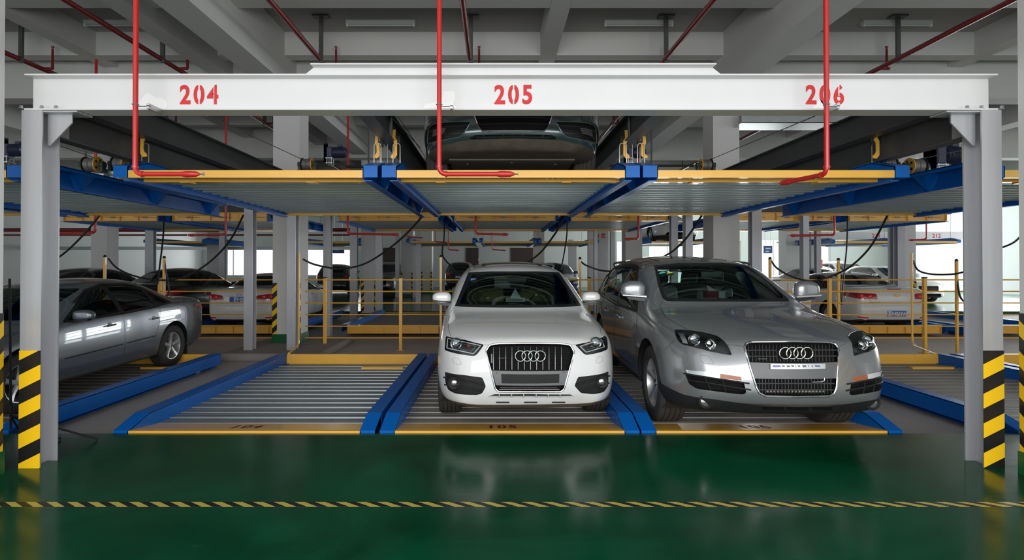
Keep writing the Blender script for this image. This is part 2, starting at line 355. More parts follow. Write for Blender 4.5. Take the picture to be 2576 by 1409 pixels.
# ================================================================ STEEL FRAME
def hcol(mb, x0, x1, y0, y1, z0, z1, ft=0.011):
    mb.box(x0, x1, y0, y0 + ft, z0, z1); mb.box(x0, x1, y1 - ft, y1, z0, z1); mb.box((x0 + x1) / 2 - 0.005, (x0 + x1) / 2 + 0.005, y0 + ft, y1 - ft, z0, z1)
    return mb
def ibeam_y(mb, xc, w, y0, y1, z0, z1, t=0.012):
    mb.box(xc - w / 2, xc + w / 2, y0, y1, z0, z0 + t); mb.box(xc - w / 2, xc + w / 2, y0, y1, z1 - t, z1); mb.box(xc - 0.006, xc + 0.006, y0, y1, z0 + t, z1 - t)
    return mb
FY = 4.09
fr = T('parking_lift_frame', 'large steel portal frame numbered 204 205 206 spanning the three middle bays', 'steel frame', (0.12, FY, 0))
for s, (x0, x1) in ((-1, (-3.66, -3.50)), (1, (3.755, 3.91))):
    c = hcol(MB(), x0, x1, FY, FY + 0.17, 0.0, 2.745).box(x0 - 0.0, x1 + 0.0, FY - 0.0, FY + 0.18, 2.745, 2.758).build('front_column', M_col, fr)
    MB().box(x0 - 0.002, x1 + 0.002, FY - 0.004, FY - 0.0005, 0.0, 0.902).build('hazard_tape', M_haz, c)
    # corner bracket plate
    xi = x1 if s < 0 else x0; d = -s
    y = FY + 0.075
    MB().prism([(xi - d * 0.02, 2.745), (xi + d * 0.17, 2.745), (xi + d * 0.17, 2.68), (xi - d * 0.0, 2.50), (xi - d * 0.02, 2.50)], 'y', y, y + 0.012).box(min(xi, xi + d * 0.26), max(xi, xi + d * 0.26), FY + 0.01, FY + 0.17, 2.745, 2.756).build('corner_bracket', M_col, fr)
    for bx in (-0.10, 0.06, 0.17) if s < 0 else (0.10, -0.06, -0.17):
        X = (x0 + x1) / 2 + bx
        MB().lathe([(0.0, 0.02), (0.013, 0.02), (0.013, 0), (0.02, 0), (0.02, -0.004), (0, -0.004)], (X, FY + 0.02, 2.778), 'z', 6).build('bolt', M_galv, fr)
for x0, x1 in ((-3.83, -3.67), (3.5, 3.63)):
    hcol(MB(), x0, x1, 9.75, 9.92, 0.0, 3.05).build('rear_column', M_col, fr)
cb = MB()
XL, XR = -3.64, 3.885
cb.box(XL, XR, FY, FY + 0.17, 2.76, 2.772); cb.box(XL, XR, FY, FY + 0.17, 3.028, 3.04); cb.box(XL, XR, FY + 0.08, FY + 0.09, 2.772, 3.028)
crossb = cb.build('crossbeam', M_white, fr)
tb = MB().prism([(-1.52, 3.04), (1.80, 3.04), (1.71, 3.112), (-1.43, 3.112)], 'y', FY + 0.07, FY + 0.08).box(-1.43, 1.71, FY, FY + 0.15, 3.112, 3.122)
tb.build('top_beam', M_white, fr)
DC = {'2': [], '0': 1, '4': 2}
for num, px in (('204', 499), ('205', 1292), ('206', 2077)):
    X = (px - PX0) / FPX * (FY + 0.08)
    for k, ch in enumerate(num):
        cuts = []
        if ch == '0': cuts = [(-0.007, 0.007, -1, 1)]
        if ch == '6': cuts = [(-0.004, 0.008, 0.0, 1), (-0.004, 0.008, -1, -0.05)]
        if ch == '4': cuts = [(0.006, 0.013, -1, 1)]
        put_text('number_marking', ch, 0.205, (X + (k - 1) * 0.109, FY + 0.0785, at(px, 238, FY + 0.08).z), (1, 0, 0), (0, 0, 1), M_redtxt, crossb, weight=0.0068, sx=0.84, cuts=cuts)
M_touch = mat('fresh_white_touch_up', (0.80, 0.80, 0.79), 0.5)
for pxs in ([(350, 258), (362, 240), (372, 233), (384, 240), (392, 246), (404, 246), (416, 252), (421, 262), (419, 273), (352, 273)], [(1070, 262), (1094, 258), (1112, 246), (1116, 229), (1143, 230), (1145, 246), (1140, 262), (1151, 273), (1064, 274)], [(2043, 273), (2056, 256), (2060, 247), (2068, 254), (2072, 262), (2090, 276), (2040, 277)]):
    vs = [at(x, y, FY + 0.0785) for x, y in pxs]; MB().add(vs, [tuple(range(len(vs)))]).build('touch_up_patch', M_touch, crossb)
# long beams running to the rear
for xc in (-3.40, -1.075, 1.36, 3.63):
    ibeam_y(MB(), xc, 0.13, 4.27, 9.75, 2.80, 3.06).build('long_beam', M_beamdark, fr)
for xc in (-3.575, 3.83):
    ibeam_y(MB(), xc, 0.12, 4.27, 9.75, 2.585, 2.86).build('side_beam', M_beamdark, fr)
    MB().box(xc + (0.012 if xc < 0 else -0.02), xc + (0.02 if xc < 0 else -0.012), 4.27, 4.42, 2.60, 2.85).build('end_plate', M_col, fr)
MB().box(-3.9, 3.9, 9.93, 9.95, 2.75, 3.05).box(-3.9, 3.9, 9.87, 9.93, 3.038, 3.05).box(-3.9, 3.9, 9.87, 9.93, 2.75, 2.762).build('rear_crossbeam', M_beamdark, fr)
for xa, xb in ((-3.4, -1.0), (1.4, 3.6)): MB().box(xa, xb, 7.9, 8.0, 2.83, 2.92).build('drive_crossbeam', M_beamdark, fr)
# stiffener plates and safety hooks on the long beams
def hook(px, pyt, pyb, Y, flip):
    a = at(px, pyt, Y); b = at(px, pyb, Y); h = a.z - b.z; x = a.x; wd = 0.035; sg = -1 if flip else 1
    P = [(-0.3, 1), (0.5, 1), (0.4, 0.72), (0.9, 0.62), (0.9, 0.12), (0.2, 0), (-0.9, 0.02), (-0.9, 0.10), (-0.1, 0.2), (0.1, 0.3), (0.0, 0.55), (-0.5, 0.66), (-0.4, 0.9)]
    hk = MB().prism([(x + sg * p[0] * wd, b.z + p[1] * h) for p in P], 'y', Y, Y + 0.012).build('safety_hook', M_yellow, fr)
    MB().box(x + sg * 0.04 - 0.02, x + sg * 0.04 + 0.02, Y + 0.014, Y + 0.05, b.z + h * 0.55, b.z + h * 0.78).build('limit_switch', M_black, hk)
hook(361, 321, 395, 5.2, True); hook(947, 342, 398, 5.3, False); hook(991, 326, 399, 5.3, False)
hook(1576, 327, 399, 5.3, True); hook(1621, 342, 398, 5.3, True); hook(2204, 327, 399, 5.2, False)
for px, s in ((357, -1), (979, 1), (1588, -1), (2202, 1)):
    a = at(px, 290, 5.35); MB().box(a.x - 0.03, a.x + 0.03, 5.35, 5.37, 2.81, 3.05).box(a.x - 0.002 + 0.03 * s, a.x + 0.002 + 0.03 * s, 5.3, 5.35, 2.81, 3.05).build('stiffener', M_col, fr)
for px in (956, 975, 1591, 1610):
    a = at(px, 343, 5.45); b = at(px, 418, 5.45)
    MB().tube([a, b], 0.006, 8).tube([a + Vector((0, 0, 0.0)), a + Vector((0, 0, 0.008))], 0.014, 8).build('hanger_rod', M_galv, fr)
# cable drums, motors and shafts of the hoists
def drum(px, py, Y, s, label, fl=1):
    c = at(px, py, Y); r = s
    t = T('cable_drum', label, 'cable drum', (c.x, Y, c.z - r - 0.03), group='hoist cable drums')
    L = r * 1.35
    prof = []
    n = 16
    for i in range(n + 1):
        x = -L / 2 + L * i / n; prof.append((r * (0.86 if i % 2 else 0.82) * (0.93 if i == n // 2 else 1), x))
    MB().lathe(prof, (c.x, Y, c.z), 'x', 28).build('wire_rope', M_rope, t, smooth=True)
    for e in (-1, 1):
        MB().lathe([(0.02, e * (L / 2 + 0.003)), (r, e * (L / 2 + 0.003)), (r, e * (L / 2 + 0.012)), (0.02, e * (L / 2 + 0.012))], (c.x, Y, c.z), 'x', 28).build('flange', M_yellow if e == fl else M_black, t, smooth=True)
    mb = MB()
    for k in range(5):
        a = 2 * math.pi * k / 5; mb.lathe([(0, fl * (L / 2 + 0.0135)), (r * 0.17, fl * (L / 2 + 0.0135)), (r * 0.17, fl * (L / 2 + 0.012))], (c.x, Y + 0.6 * r * math.cos(a), c.z + 0.6 * r * math.sin(a)), 'x', 12)
    mb.build('flange_hole', M_black, t)
    for e in (-1, 1):
        x = c.x + e * (L / 2 + 0.05)
        MB().lathe([(0, -0.025), (r * 0.42, -0.025), (r * 0.42, 0.025), (0, 0.025)], (x, Y, c.z), 'x', 16).box(x - 0.03, x + 0.03, Y - r * 0.7, Y + r * 0.7, c.z - r - 0.012, c.z - r + 0.01).box(x - 0.02, x + 0.02, Y - 0.03, Y + 0.03, c.z - r, c.z - 0.02).build('bearing', mat('dark_green_bearing', (0.03, 0.06, 0.045), 0.4), t, smooth=True)
    MB().box(c.x - L / 2 - 0.1, c.x + L / 2 + 0.1, Y - 0.05, Y + 0.05, c.z - r - 0.05, c.z - r - 0.012).build('mount', M_galv, t)
    return c
dr1 = drum(774, 414, 8.0, 0.10, 'small wire rope drum left of the navy gear motor above pallet 204')
dr2 = drum(1775, 416, 8.0, 0.10, 'wire rope drum on the black shaft above pallet 206', -1)
drum(233, 415, 6.2, 0.095, 'wire rope drum nearest the left column, above the blue beam')
drum(303, 412, 6.3, 0.085, 'wire rope drum half hidden behind the blue end of pallet 204')
drum(2302, 419, 6.2, 0.10, 'wire rope drum nearest the right column above the blue beam', -1)
drum(2233, 414, 6.4, 0.085, 'wire rope drum just behind the blue end of pallet 206', -1)
def motor(px, py, Y, s, label):
    c = at(px, py, Y)
    t = T('gear_motor', label, 'motor', (c.x, Y, c.z - s * 0.9), group='hoist gear motors')
    prof = [(0, -s * .1)]
    for i in range(14): prof += [(s * .62, s * (0.0 + i * .085)), (s * .62, s * (.03 + i * .085)), (s * .55, s * (.04 + i * .085)), (s * .55, s * (.075 + i * .085))]
    prof += [(s * .6, s * 1.25), (s * .5, s * 1.45), (0, s * 1.5)]
    MB().lathe(prof, (c.x, Y, c.z), 'x', 24).build('motor_body', M_motor, t, smooth=True)
    MB().box(c.x - s * 0.75, c.x - s * 0.05, Y - s * .45, Y + s * .45, c.z - s * .65, c.z + s * .6).build('gearbox', M_motor, t, bevel=0.015)
    MB().box(c.x + s * .45, c.x + s * .95, Y - s * .3, Y + s * .3, c.z + s * .55, c.z + s * .85).build('terminal_box', M_motor, t, bevel=0.01)
    mb = MB()
    for dx in (-0.65, -0.15):
        for dy in (-.4, .4): mb.tube([(c.x + dx * s, Y + dy * s, c.z - s * 1.35), (c.x + dx * s, Y + dy * s, c.z - s * .6)], 0.008, 6)
    mb.box(c.x - .8 * s, c.x, Y - .5 * s, Y + .5 * s, c.z - s * .72, c.z - s * .65).box(c.x - .8 * s, c.x, Y - .5 * s, Y + .5 * s, c.z - s * 1.25, c.z - s * 1.18)
    mb.build('motor_stand', M_galv, t)
    mb = MB()
    for k in range(22):
        f = k / 22; z = c.z - s * 1.3 + s * 2.2 * (f * 2 if f < .5 else 2 - f * 2); yy = Y - s * (.3 if f < .5 else -.3)
        mb.box(c.x - s * 0.98, c.x - s * 0.84, yy - .03, yy + .03, z - .02, z + .05)
    mb.build('drive_chain', M_black, t)
    return c
motor(840, 384, 8.0, 0.135, 'navy gear motor with drive chain standing above pallet 204')
motor(2372, 392, 6.3, 0.17, 'navy gear motor beside the right front column')
motor(30, 378, 6.8, 0.13, 'navy gear motor at the left edge between pillar and column')
motor(1592, 385, 8.2, 0.13, 'navy gear motor half hidden behind the yellow hooks right of the raised car')
for (pa, pb, Y) in (((870, 419), (1072, 419), 8.0), ((1472, 417), (1745, 417), 8.0)):
    s = MB().tube([at(*pa, Y), at(*pb, Y)], 0.018, 10).build('drive_shaft', M_black); tag(s, 'black drive shaft %s the hoist drum above the %s pallet' % (('running right from', 'left') if pa[0] < 1000 else ('running left from', 'right')), 'shaft', 'hoist drive shafts')
cabs = [((765, 403, 8.0), (522, 291, 4.4)), ((1785, 402, 8.0), (2050, 292, 4.5)), ((1070, 395, 7.9), (1000, 292, 4.6)), ((240, 398, 6.2), (145, 365, 4.6)), ((2300, 403, 6.2), (2420, 378, 4.8)), ((990, 300, 5.0), (1058, 372, 7.2))]
lab = ['thin hoist cable rising left from the drum above pallet 204', 'thin hoist cable rising right from the drum above pallet 206', 'slack hoist cable left of the raised dark car', 'hoist cable between left column and its drum', 'hoist cable between right column and its drum', 'hoist cable beside the beam left of the raised car']
for (a, b), l in zip(cabs, lab):
    tag(MB().tube([at(*a), at(*b)], 0.0045, 6).build('hoist_cable', M_rope), l, 'cable', 'hoist cables')

# ================================================================ PALLETS
def deck_mesh(x0, x1, y0, y1, zt, pitch=0.1):
    mb = MB(); y = y0; pts = []; pitch = 0.2; h = 0.019
    while y < y1 - pitch:
        pts += [(y + a_, zt + b_) for a_, b_ in ((0.0, -h), (0.014, -h), (0.020, 0.004), (0.026, 0.004), (0.027, 0), (0.056, 0), (0.062, -0.008), (0.072, -0.008), (0.078, 0), (0.116, 0), (0.122, -0.008), (0.132, -0.008), (0.138, 0), (0.176, 0), (0.190, -h))]
        y += pitch
    pts += [(y, zt - h), (y1, zt - h)]
    n = len(pts)
    vs = [(x0, *p) for p in pts] + [(x1, *p) for p in pts] + [(x0, p[0], p[1] - 0.003) for p in pts] + [(x1, p[0], p[1] - 0.003) for p in pts]
    fs = []
    for i in range(n - 1):
        fs.append((i, i + 1, n + i + 1, n + i)); fs.append((2 * n + i, 3 * n + i, 3 * n + i + 1, 2 * n + i + 1))
    mb.add(vs, fs); return mb
def pallet(xl, xr, y0, y1, Rz, label, number=None, upper=False, rev=False, name='parking_pallet', group='parking pallets', detail=True, post=None, worn=True, stop=True, sides=(1, 1), hang=None):
    xc = (xl + xr) / 2; ysg = 1
    t = T(name, label, 'parking pallet', (xc, y0, Rz - 0.145), group=group)
    L = y1 - y0
    Y = (lambda d: y1 - d) if rev else (lambda d: y0 + d)
    def bx(mb, x0, x1, a, b, z0, z1): return mb.box(min(x0, x1), max(x0, x1), min(Y(a), Y(b)), max(Y(a), Y(b)), z0, z1)
    RW = 0.14
    a, b = sorted((Y(0.415), Y(L - 0.02)))
    d = deck_mesh(xl + RW - 0.005, xr - RW + 0.005, a, b, Rz - 0.145)
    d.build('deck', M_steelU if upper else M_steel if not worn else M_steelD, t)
    for s, xo in ((-1, xl), (1, xr)):
        xi = xo - s * RW; mb = MB()
        # top plate with sloped nose
        prof = [(Y(0), Rz - 0.085), (Y(0.30), Rz), (Y(L), Rz), (Y(L), Rz - 0.012), (Y(0.30), Rz - 0.012), (Y(0.012), Rz - 0.097)]
        mb.prism(prof, 'x', xo, xi)
        bx(mb, xo, xi, 0.0, 0.008, Rz - 0.195, Rz - 0.085)                       # nose face
        mb.prism([(Y(0.0), Rz - 0.195), (Y(0), Rz - 0.09), (Y(.3), Rz - .006), (Y(L), Rz - .006), (Y(L), Rz - 0.215), (Y(0.05), Rz - 0.215)], 'x', xi, xi + s * 0.008)   # web
        bx(mb, xi, xi + s * 0.075, 0.05, L, Rz - 0.223, Rz - 0.215)
        bx(mb, xo - s * 0.006, xo, 0.3, L, Rz - 0.045 - (0.0 if upper else 0.13), Rz - 0.005)        # outer lip
        bx(mb, xi, xi - s * 0.03, 0.3, L, Rz - 0.178, Rz - 0.172); bx(mb, xi - s * 0.03, xi - s * 0.034, 0.3, L, Rz - 0.178, Rz - 0.15)
        sr = mb.build('side_rail', M_blue, t)
        if detail and upper:
            for k in range(3):
                g = MB(); dd = 0.85 + k * (L - 1.2) / 2.0
                y = Y(dd)
                xw = xi + s * 0.008
                g.add([(xw, y - 0.13, Rz - 0.012), (xo, y - 0.10, Rz - 0.012), (xo, y + 0.10, Rz - 0.012), (xw, y + 0.13, Rz - 0.012), (xw, y - 0.05, Rz - 0.205), (xw + s * 0.03, y - 0.0, Rz - 0.205), (xw, y + 0.05, Rz - 0.205)],
                      [(0, 1, 5, 4), (1, 2, 5), (2, 3, 6, 5)])
                g.build('gusset', M_blue, sr)
        if detail and not upper:
            for dd in (0.5, L - 0.5):
                MB().lathe([(0, 0), (0.07, 0), (0.07, 0.03), (0, 0.03)], (xi + s * 0.03 - 0.015, Y(dd), PIT + 0.07), 'x', 16).build('roller', M_galv, t)
    if hang:
        for s in (-1, 1):
            xo = (xl if s < 0 else xr) - s * 0.07
            for yy in (y0 + 0.4, y1 - 0.35): MB().tube([(xo, yy, Rz - 0.012), (xo, yy, hang)], 0.006, 6).build('suspension_cable', M_rope, t)
    # front lip: beam + sloping ramp plate
    mb = MB(); z1 = Rz - 0.128 if upper else Rz - 0.088
    if upper:
        bx(mb, xl + RW, xr - RW, 0.0, 0.05, Rz - 0.198, z1)
        bx(mb, xl + RW, xr - RW, 0.05, 0.30, Rz - 0.150, Rz - 0.143); bx(mb, xl + RW, xr - RW, 0.22, 0.30, Rz - 0.205, Rz - 0.150)
    else:
        bx(mb, xl + RW, xr - RW, 0.0, 0.03, Rz - 0.2, z1)
        mb.prism([(Y(0.03), z1), (Y(0.43), Rz - 0.145), (Y(0.43), Rz - 0.155), (Y(0.03), z1 - 0.01)], 'x', xl + RW, xr - RW)
    fb = mb.build('front_beam', M_yellow, t)
    if number and not upper:
        sl = Vector((0, 0.40, (Rz - 0.145) - z1)).normalized()
        for k, ch in enumerate(number):
            put_text('number_marking', ch, 0.26, (xc - 0.07 + (k - 1) * 0.105, y0 + 0.215, (z1 + Rz - 0.145) / 2 + 0.003), (1, 0, 0), sl, M_dredtxt, fb, weight=0.008, sx=0.66, cuts=[(-0.01, 0.006, -1, 1)] if ch == '0' else [])
    mb = MB()
    if rev:
        mb.box(xl + RW, xr - RW, y0, y0 + 0.008, Rz - 0.20, Rz - 0.01); mb.box(xl + RW, xr - RW, y0 - 0.04, y0, Rz - 0.02, Rz - 0.01); mb.box(xl + RW, xr - RW, y0 - 0.05, y0, Rz - 0.208, Rz - 0.2)
        nst = 5
        for k in range(nst + 1):
            x = xl + RW + 0.01 + (xr - xl - 2 * RW - 0.02) * k / nst; mb.box(x - 0.004, x + 0.004, y0 - 0.045, y0, Rz - 0.2, Rz - 0.02)
    else: bx(mb, xl + RW, xr - RW, L - 0.06, L, Rz - 0.198, Rz - 0.008)
    rb = mb.build('rear_beam', M_yellow, t)
    if rev and detail and upper:
        for k in range(3):
            x = xl + 0.5 + k * 0.75; z = Rz - 0.12
            MB().tube([(x - 0.25, y0 - 0.03, z + 0.01), (x + 0.25, y0 - 0.03, z - 0.005)], 0.006, 6).tube([(x - 0.04, y0 - 0.03, z), (x + 0.06, y0 - 0.03, z)], 0.018, 8).build('turnbuckle', M_galv, rb, smooth=True)
    if upper and not rev and detail:
        mb = MB()
        for cx in (-0.75, 0.35):
            for k in range(3): mb.tube([(xc + cx + k * 0.055, y0 + 0.15, Rz - 0.175), (xc + cx + k * 0.055 + 0.012, y0 + 0.20, Rz - 0.165)], 0.012, 6)
            mb.tube([(xc + cx - 0.2, y0 + 0.17, Rz - 0.172), (xc + cx + 0.6, y0 + 0.17, Rz - 0.172)], 0.006, 6)
        mb.build('turnbuckle', M_galv, t)
        for cx in (-0.72, 0.5): MB().box(xc + cx, xc + cx + 0.09, y0 + 0.18, y0 + 0.30, Rz - 0.215, Rz - 0.205).build('cable_guide', M_yellow, t)
        # wire loops that the hooks catch
        for s, xo in ((-1, xl), (1, xr)):
            if not sides[0 if s < 0 else 1]: continue
            x = xo - s * 0.075
            MB().tube(fillet([(x - 0.035, y0 + 0.34, Rz - 0.01), (x - 0.035, y0 + 0.34, Rz + 0.20), (x + 0.035, y0 + 0.34, Rz + 0.20), (x + 0.035, y0 + 0.34, Rz - 0.01)], 0.03), 0.005, 6).build('hook_loop', mat('zinc_wire', (0.75, 0.70, 0.60), 0.3, 0.8), t, smooth=True)
    if stop and not upper:
        MB().box(xc + 0.28, xc + 0.92, y1 - 0.60, y1 - 0.53, Rz - 0.145, Rz - 0.115).build('wheel_stop', M_yellow, t)
    if post is not None:
        px, side = post
        x = px; zt = 1.78
        MB().tube(fillet([(xl + 0.16 if side < 0 else xr - 0.16, y1 - 0.03, Rz - 0.0), (x, y1 + 0.85, Rz + 0.02), (x, y1 + 0.85, zt)], 0.12), 0.018, 8).build('cable_post', M_yellow, t, smooth=True)
    return t
Y0, Y1 = 4.95, 8.77
RL = 0.105; RU = 2.575
pallet(-6.95, -4.53, Y0, Y1, RL, 'ground pallet with blue rails under the silver sedan at left', None)
pallet(-3.556, -1.122, Y0, Y1, RL, 'empty ground pallet 104 with bare shiny corrugated deck', '104', post=(-3.56, -1), worn=False)
pallet(-1.075, 1.342, Y0, Y1, RL, 'ground pallet 105 under the white SUV', '105')
pallet(1.36, 3.79, Y0, Y1, RL, 'ground pallet 106 under the silver SUV', '106')
pallet(4.87, 7.40, Y0, Y1, RL, 'empty ground pallet right of the silver SUV, seen past the right column', None, post=(7.55, 1))
pallet(7.5, 9.95, Y0, Y1, RL, 'ground pallet at the right edge behind the striped pillar', None)
pallet(-6.86, -4.43, Y0, Y1, RU, 'raised pallet above the silver sedan at left', upper=True)
pallet(-3.57, -1.10, Y0, Y1, RU, 'raised empty pallet 204 right of the left column', upper=True, sides=(1, 1))
pallet(-1.06, 1.35, Y0, Y1, RU, 'raised pallet 205 carrying the dark car', upper=True)
pallet(1.38, 3.87, Y0, Y1, RU, 'raised empty pallet 206 left of the right column', upper=True)
pallet(4.62, 7.05, Y0, Y1, RU, 'raised pallet behind the right column', upper=True)
pallet(-9.4, -6.95, Y0, Y1, RU, 'raised pallet at far left edge beyond the pillar', upper=True, detail=False)
# second row, opening towards the far aisle
R2 = 2.78
for i, (a, b, l) in enumerate([(-10.05, -7.62, 'raised second-row pallet furthest left'), (-7.55, -5.1, 'raised second-row pallet above the white sedan at left'), (-3.72, -1.17, 'raised second-row pallet behind pallet 204'), (-1.08, 1.52, 'raised second-row pallet behind pallet 205'), (1.6, 4.1, 'raised second-row pallet behind pallet 206'), (5.45, 7.88, 'raised second-row pallet between the right posts'), (7.98, 10.5, 'raised second-row pallet above the white sedan at right')]):
    pallet(a, b, 12.2, 16.0, R2, l, upper=True, rev=True, detail=True, hang=3.12)
for i, (a, b, l) in enumerate([(-9.8, -7.45, 'second-row ground pallet under the black sedan'), (-7.2, -4.8, 'second-row ground pallet under the white sedan at left'), (-3.65, -1.2, 'empty second-row ground pallet behind the fence, left of the white SUV'), (-1.1, 1.5, 'second-row ground pallet hidden mostly behind the white SUV'), (8.3, 10.7, 'second-row ground pallet under the white sedan at right'), (11.0, 13.4, 'second-row ground pallet right of the white sedan')]):
    pallet(a, b, 12.6, 17.0, 0.15, l, upper=False, rev=True, detail=True, stop=False)
# far rows
R3 = 2.62
for i, (a, b, l) in enumerate([(-7.6, -5.2, 'raised pallet in third row left of the grey pillar'), (-3.45, -0.75, 'raised pallet in third row above the black rear-facing SUV'), (-0.62, 1.6, 'raised pallet in third row above the blue SUV'), (1.65, 4.0, 'raised pallet in third row left of pillar marked 3'), (5.9, 8.4, 'raised pallet in third row under the small white car'), (13.0, 15.4, 'raised blue-ended pallet in third row above the white sedan'), (15.5, 18.0, 'raised pallet in third row near the right wall'), (-13.6, -11.2, 'raised third-row pallet far left')]):
    pallet(a, b, 20.5, 24.5, R3, l, upper=True, rev=False, detail=False, hang=4.2)

for (y, x0, x1, z, l) in ((12.55, -10.2, 10.9, 3.12, 'long dark beam over the near ends of the second-row pallets'), (15.75, -10.2, 10.9, 3.12, 'long dark beam over the far ends of the second-row pallets'), (20.85, -13.8, 18.2, 4.2, 'long dark beam over the near ends of the third-row pallets'), (24.15, -13.8, 18.2, 4.2, 'long dark beam over the far ends of the third-row pallets')):
    t = T('crossbeam', l, 'beam', ((x0 + x1) / 2, y, z), group='dark hoist beams')
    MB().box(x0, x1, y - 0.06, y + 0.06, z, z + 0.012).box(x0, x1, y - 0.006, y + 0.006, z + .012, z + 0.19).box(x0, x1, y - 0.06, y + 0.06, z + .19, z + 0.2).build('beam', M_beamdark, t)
    for k in range(4):
        x = x0 + 0.5 + (x1 - x0 - 1) * k / 3; MB().tube([(x, y, z + .2), (x, y, CEIL)], 0.02, 8).build('hanger', M_beamdark, t)
# ================================================================ PIPES
def sprk(path, label, r=0.018, Y=None):
    t = T('sprinkler_drop', label, 'pipe', path[-1], group='red sprinkler drops')
    MB().tube(fillet(path, 0.06, 6), r, 12).build('pipe', M_red, t, smooth=True)
    p = Vector(path[-1]); q = Vector(path[-2]); d = (p - q).normalized()
    MB().tube([p - d * 0.10, p - d * 0.07, p - d * 0.0, p + d * 0.03], [r * 1.05, r * 1.35, r * 1.2, r * 0.5], 12).build('reducer', M_red, t, smooth=True)
    c = Vector(path[-2])
    for dd in (d, (Vector(path[-3]) - c).normalized()):
        MB().tube([c + dd * 0.045, c + dd * 0.06], r * 1.3, 12).build('collar', M_red, t, smooth=True)
    MB().tube([p + d * 0.03, p + d * 0.055], 0.006, 6).lathe([(0, 0), (0.016, 0), (0.016, 0.002), (0, 0.002)], p + d * 0.06, 'x', 10).build('sprinkler_head', M_galv, t)
    return t
YP = 3.93
for (px, pxe, lbl) in ((341, 492, 'front red sprinkler pipe crossing the beam left of number 204'), (1105, 1284, 'front red sprinkler pipe crossing the beam left of number 205'), (2079, None, 'front red sprinkler pipe crossing the number 206')):
    a = at(px, 0, YP); b = at(px, 438, YP); b.x = a.x = at(px, 250, YP).x; a.z = CEIL
    if pxe: e = at(pxe, 441, YP); e.z = b.z
    else: e = b + Vector((-0.10, 0.42, 0.0))
    t = sprk([a, b, e], lbl)
    z = at(px, 263, YP).z
    MB().box(b.x, b.x + 0.10, YP + 0.0, YP + 0.02, z - 0.012, z - 0.006).box(b.x + 0.08, b.x + 0.10, YP, FY, z - 0.03, z + 0.01).tube([(b.x + 0.022 * math.cos(k * 0.7), YP + 0.022 * math.sin(k * 0.7), z) for k in range(9)], 0.004, 6, closed=True).build('pipe_clamp', M_galv, t)
for (pv, py, pe, Y, lbl) in ((240, 585, 60, 10.2, 'red sprinkler drop behind the left column'), (568, 590, 478, 11.9, 'red sprinkler drop above the white sedan at left'), (875, 588, 1000, 11.9, 'red sprinkler drop in the gap right of the pillar behind pallet 104'), (1197, 588, 1275, 11.9, 'red sprinkler drop above the white SUV roof'), (1606, 600, 1575, 11.9, 'red sprinkler drop above the silver SUV'), (2099, 591, 1990, 11.9, 'red sprinkler drop above the white sedan at right'),
    (1095, 608, 1122, 19.5, 'small far sprinkler drop left of the black SUV'), (1025, 596, 1062, 18.5, 'small sprinkler drop crossing a grey pillar'), (1128, 628, 1152, 19.8, 'thin far sprinkler drop above the black SUV'), (1238, 628, 1270, 19.8, 'thin far sprinkler drop above the white SUV'), (2330, 602, 2290, 14, 'sprinkler drop left of the right column')):
    a = at(pv, 500, Y); a.z = CEIL; b = at(pv, py, Y); b.x = a.x; e = at(pe, py + 2, Y)
    sprk([a, b, e], lbl, 0.024 if Y < 13 else 0.02)
ZP = 5.2
for i, (x, l) in enumerate(((-8.4, 'leftmost'), (-5.9, 'second from left'), (-3.1, 'third from left'), (-0.45, 'middle'), (3.0, 'fifth from left'), (7.1, 'rightmost'))):
    t = T('ceiling_pipe', 'dark red sprinkler main under the ceiling, %s of the six' % l, 'pipe', (x, 4, ZP), group='ceiling sprinkler mains')
    MB().tube([(x, -2, ZP), (x, 29, ZP)], 0.042, 10).build('pipe', mat('deep_red_pipe_paint', (0.20, 0.010, 0.013), 0.35, coat=0.2), t, smooth=True)
    for y in (5.0, 8.8, 12.6, 16.4):
        MB().tube([(x + (0.2 if i in (0, 1) else 0.15), y + 1.0, ZP), (x + (0.2 if i in (0, 1) else 0.15), y + 1.0, ZP + 0.36)], [0.025, 0.018], 8).tube([(x, y + 1.0, ZP), (x + 0.2, y + 1.0, ZP)], 0.025, 8).lathe([(0, .42), (.03, .41), (.01, .36), (.01, .36)], (x + (0.2 if i in (0, 1) else 0.15), y + 1.0, ZP), 'z', 8).build('sprinkler_riser', MATS['deep_red_pipe_paint'], t, smooth=True)
    for y in (9.35, 13.5):
        xx = x + 0.02
        MB().box(xx - 0.035, xx + 0.035, y - 0.02, y + 0.02, ZP - 0.06, CEIL).box(xx - 0.14, xx + 0.14, y - 0.07, y + 0.07, CEIL - 0.03, CEIL).build('hanger', M_beamdark, t)
# horizontal red mains in the far left hall
for (z, y, x0, x1, r, l) in ((2.42, 20.5, -20.8, -5.5, 0.075, 'thick red main crossing the far left hall'), (2.22, 20.5, -20.8, -5.5, 0.035, 'thinner red pipe under the thick main at far left')):
    tag(MB().tube([(x0, y, z + 0.5), (x1, y, z + 0.5)], r, 10).build('fire_main', MATS['deep_red_pipe_paint'], smooth=True), l, 'pipe')
tag(MB().box(-20.8, -6, 24, 24.1, 2.25, 2.4).build('cable_tray', M_galv), 'galvanised cable tray along the far left wall', 'cable tray')
tr0 = T('cable_tray', 'wide galvanised cable tray under the ceiling right of pillar', 'cable tray', (5.5, 8.6, 4.0))
a = at(1860, 292, 10.4); b = at(2215, 312, 10.4)
MB().box(a.x, b.x, 10.3, 10.9, b.z, b.z + 0.01).box(a.x, b.x, 10.3, 10.32, b.z, a.z + 0.05).box(a.x, b.x, 10.88, 10.9, b.z, a.z + 0.05).build('tray', M_galv, tr0)
MB().tube([((a.x + b.x) / 2, 10.6, b.z), ((a.x + b.x) / 2, 10.6, 4.95)], 0.01, 6).build('hanger', M_galv, tr0)
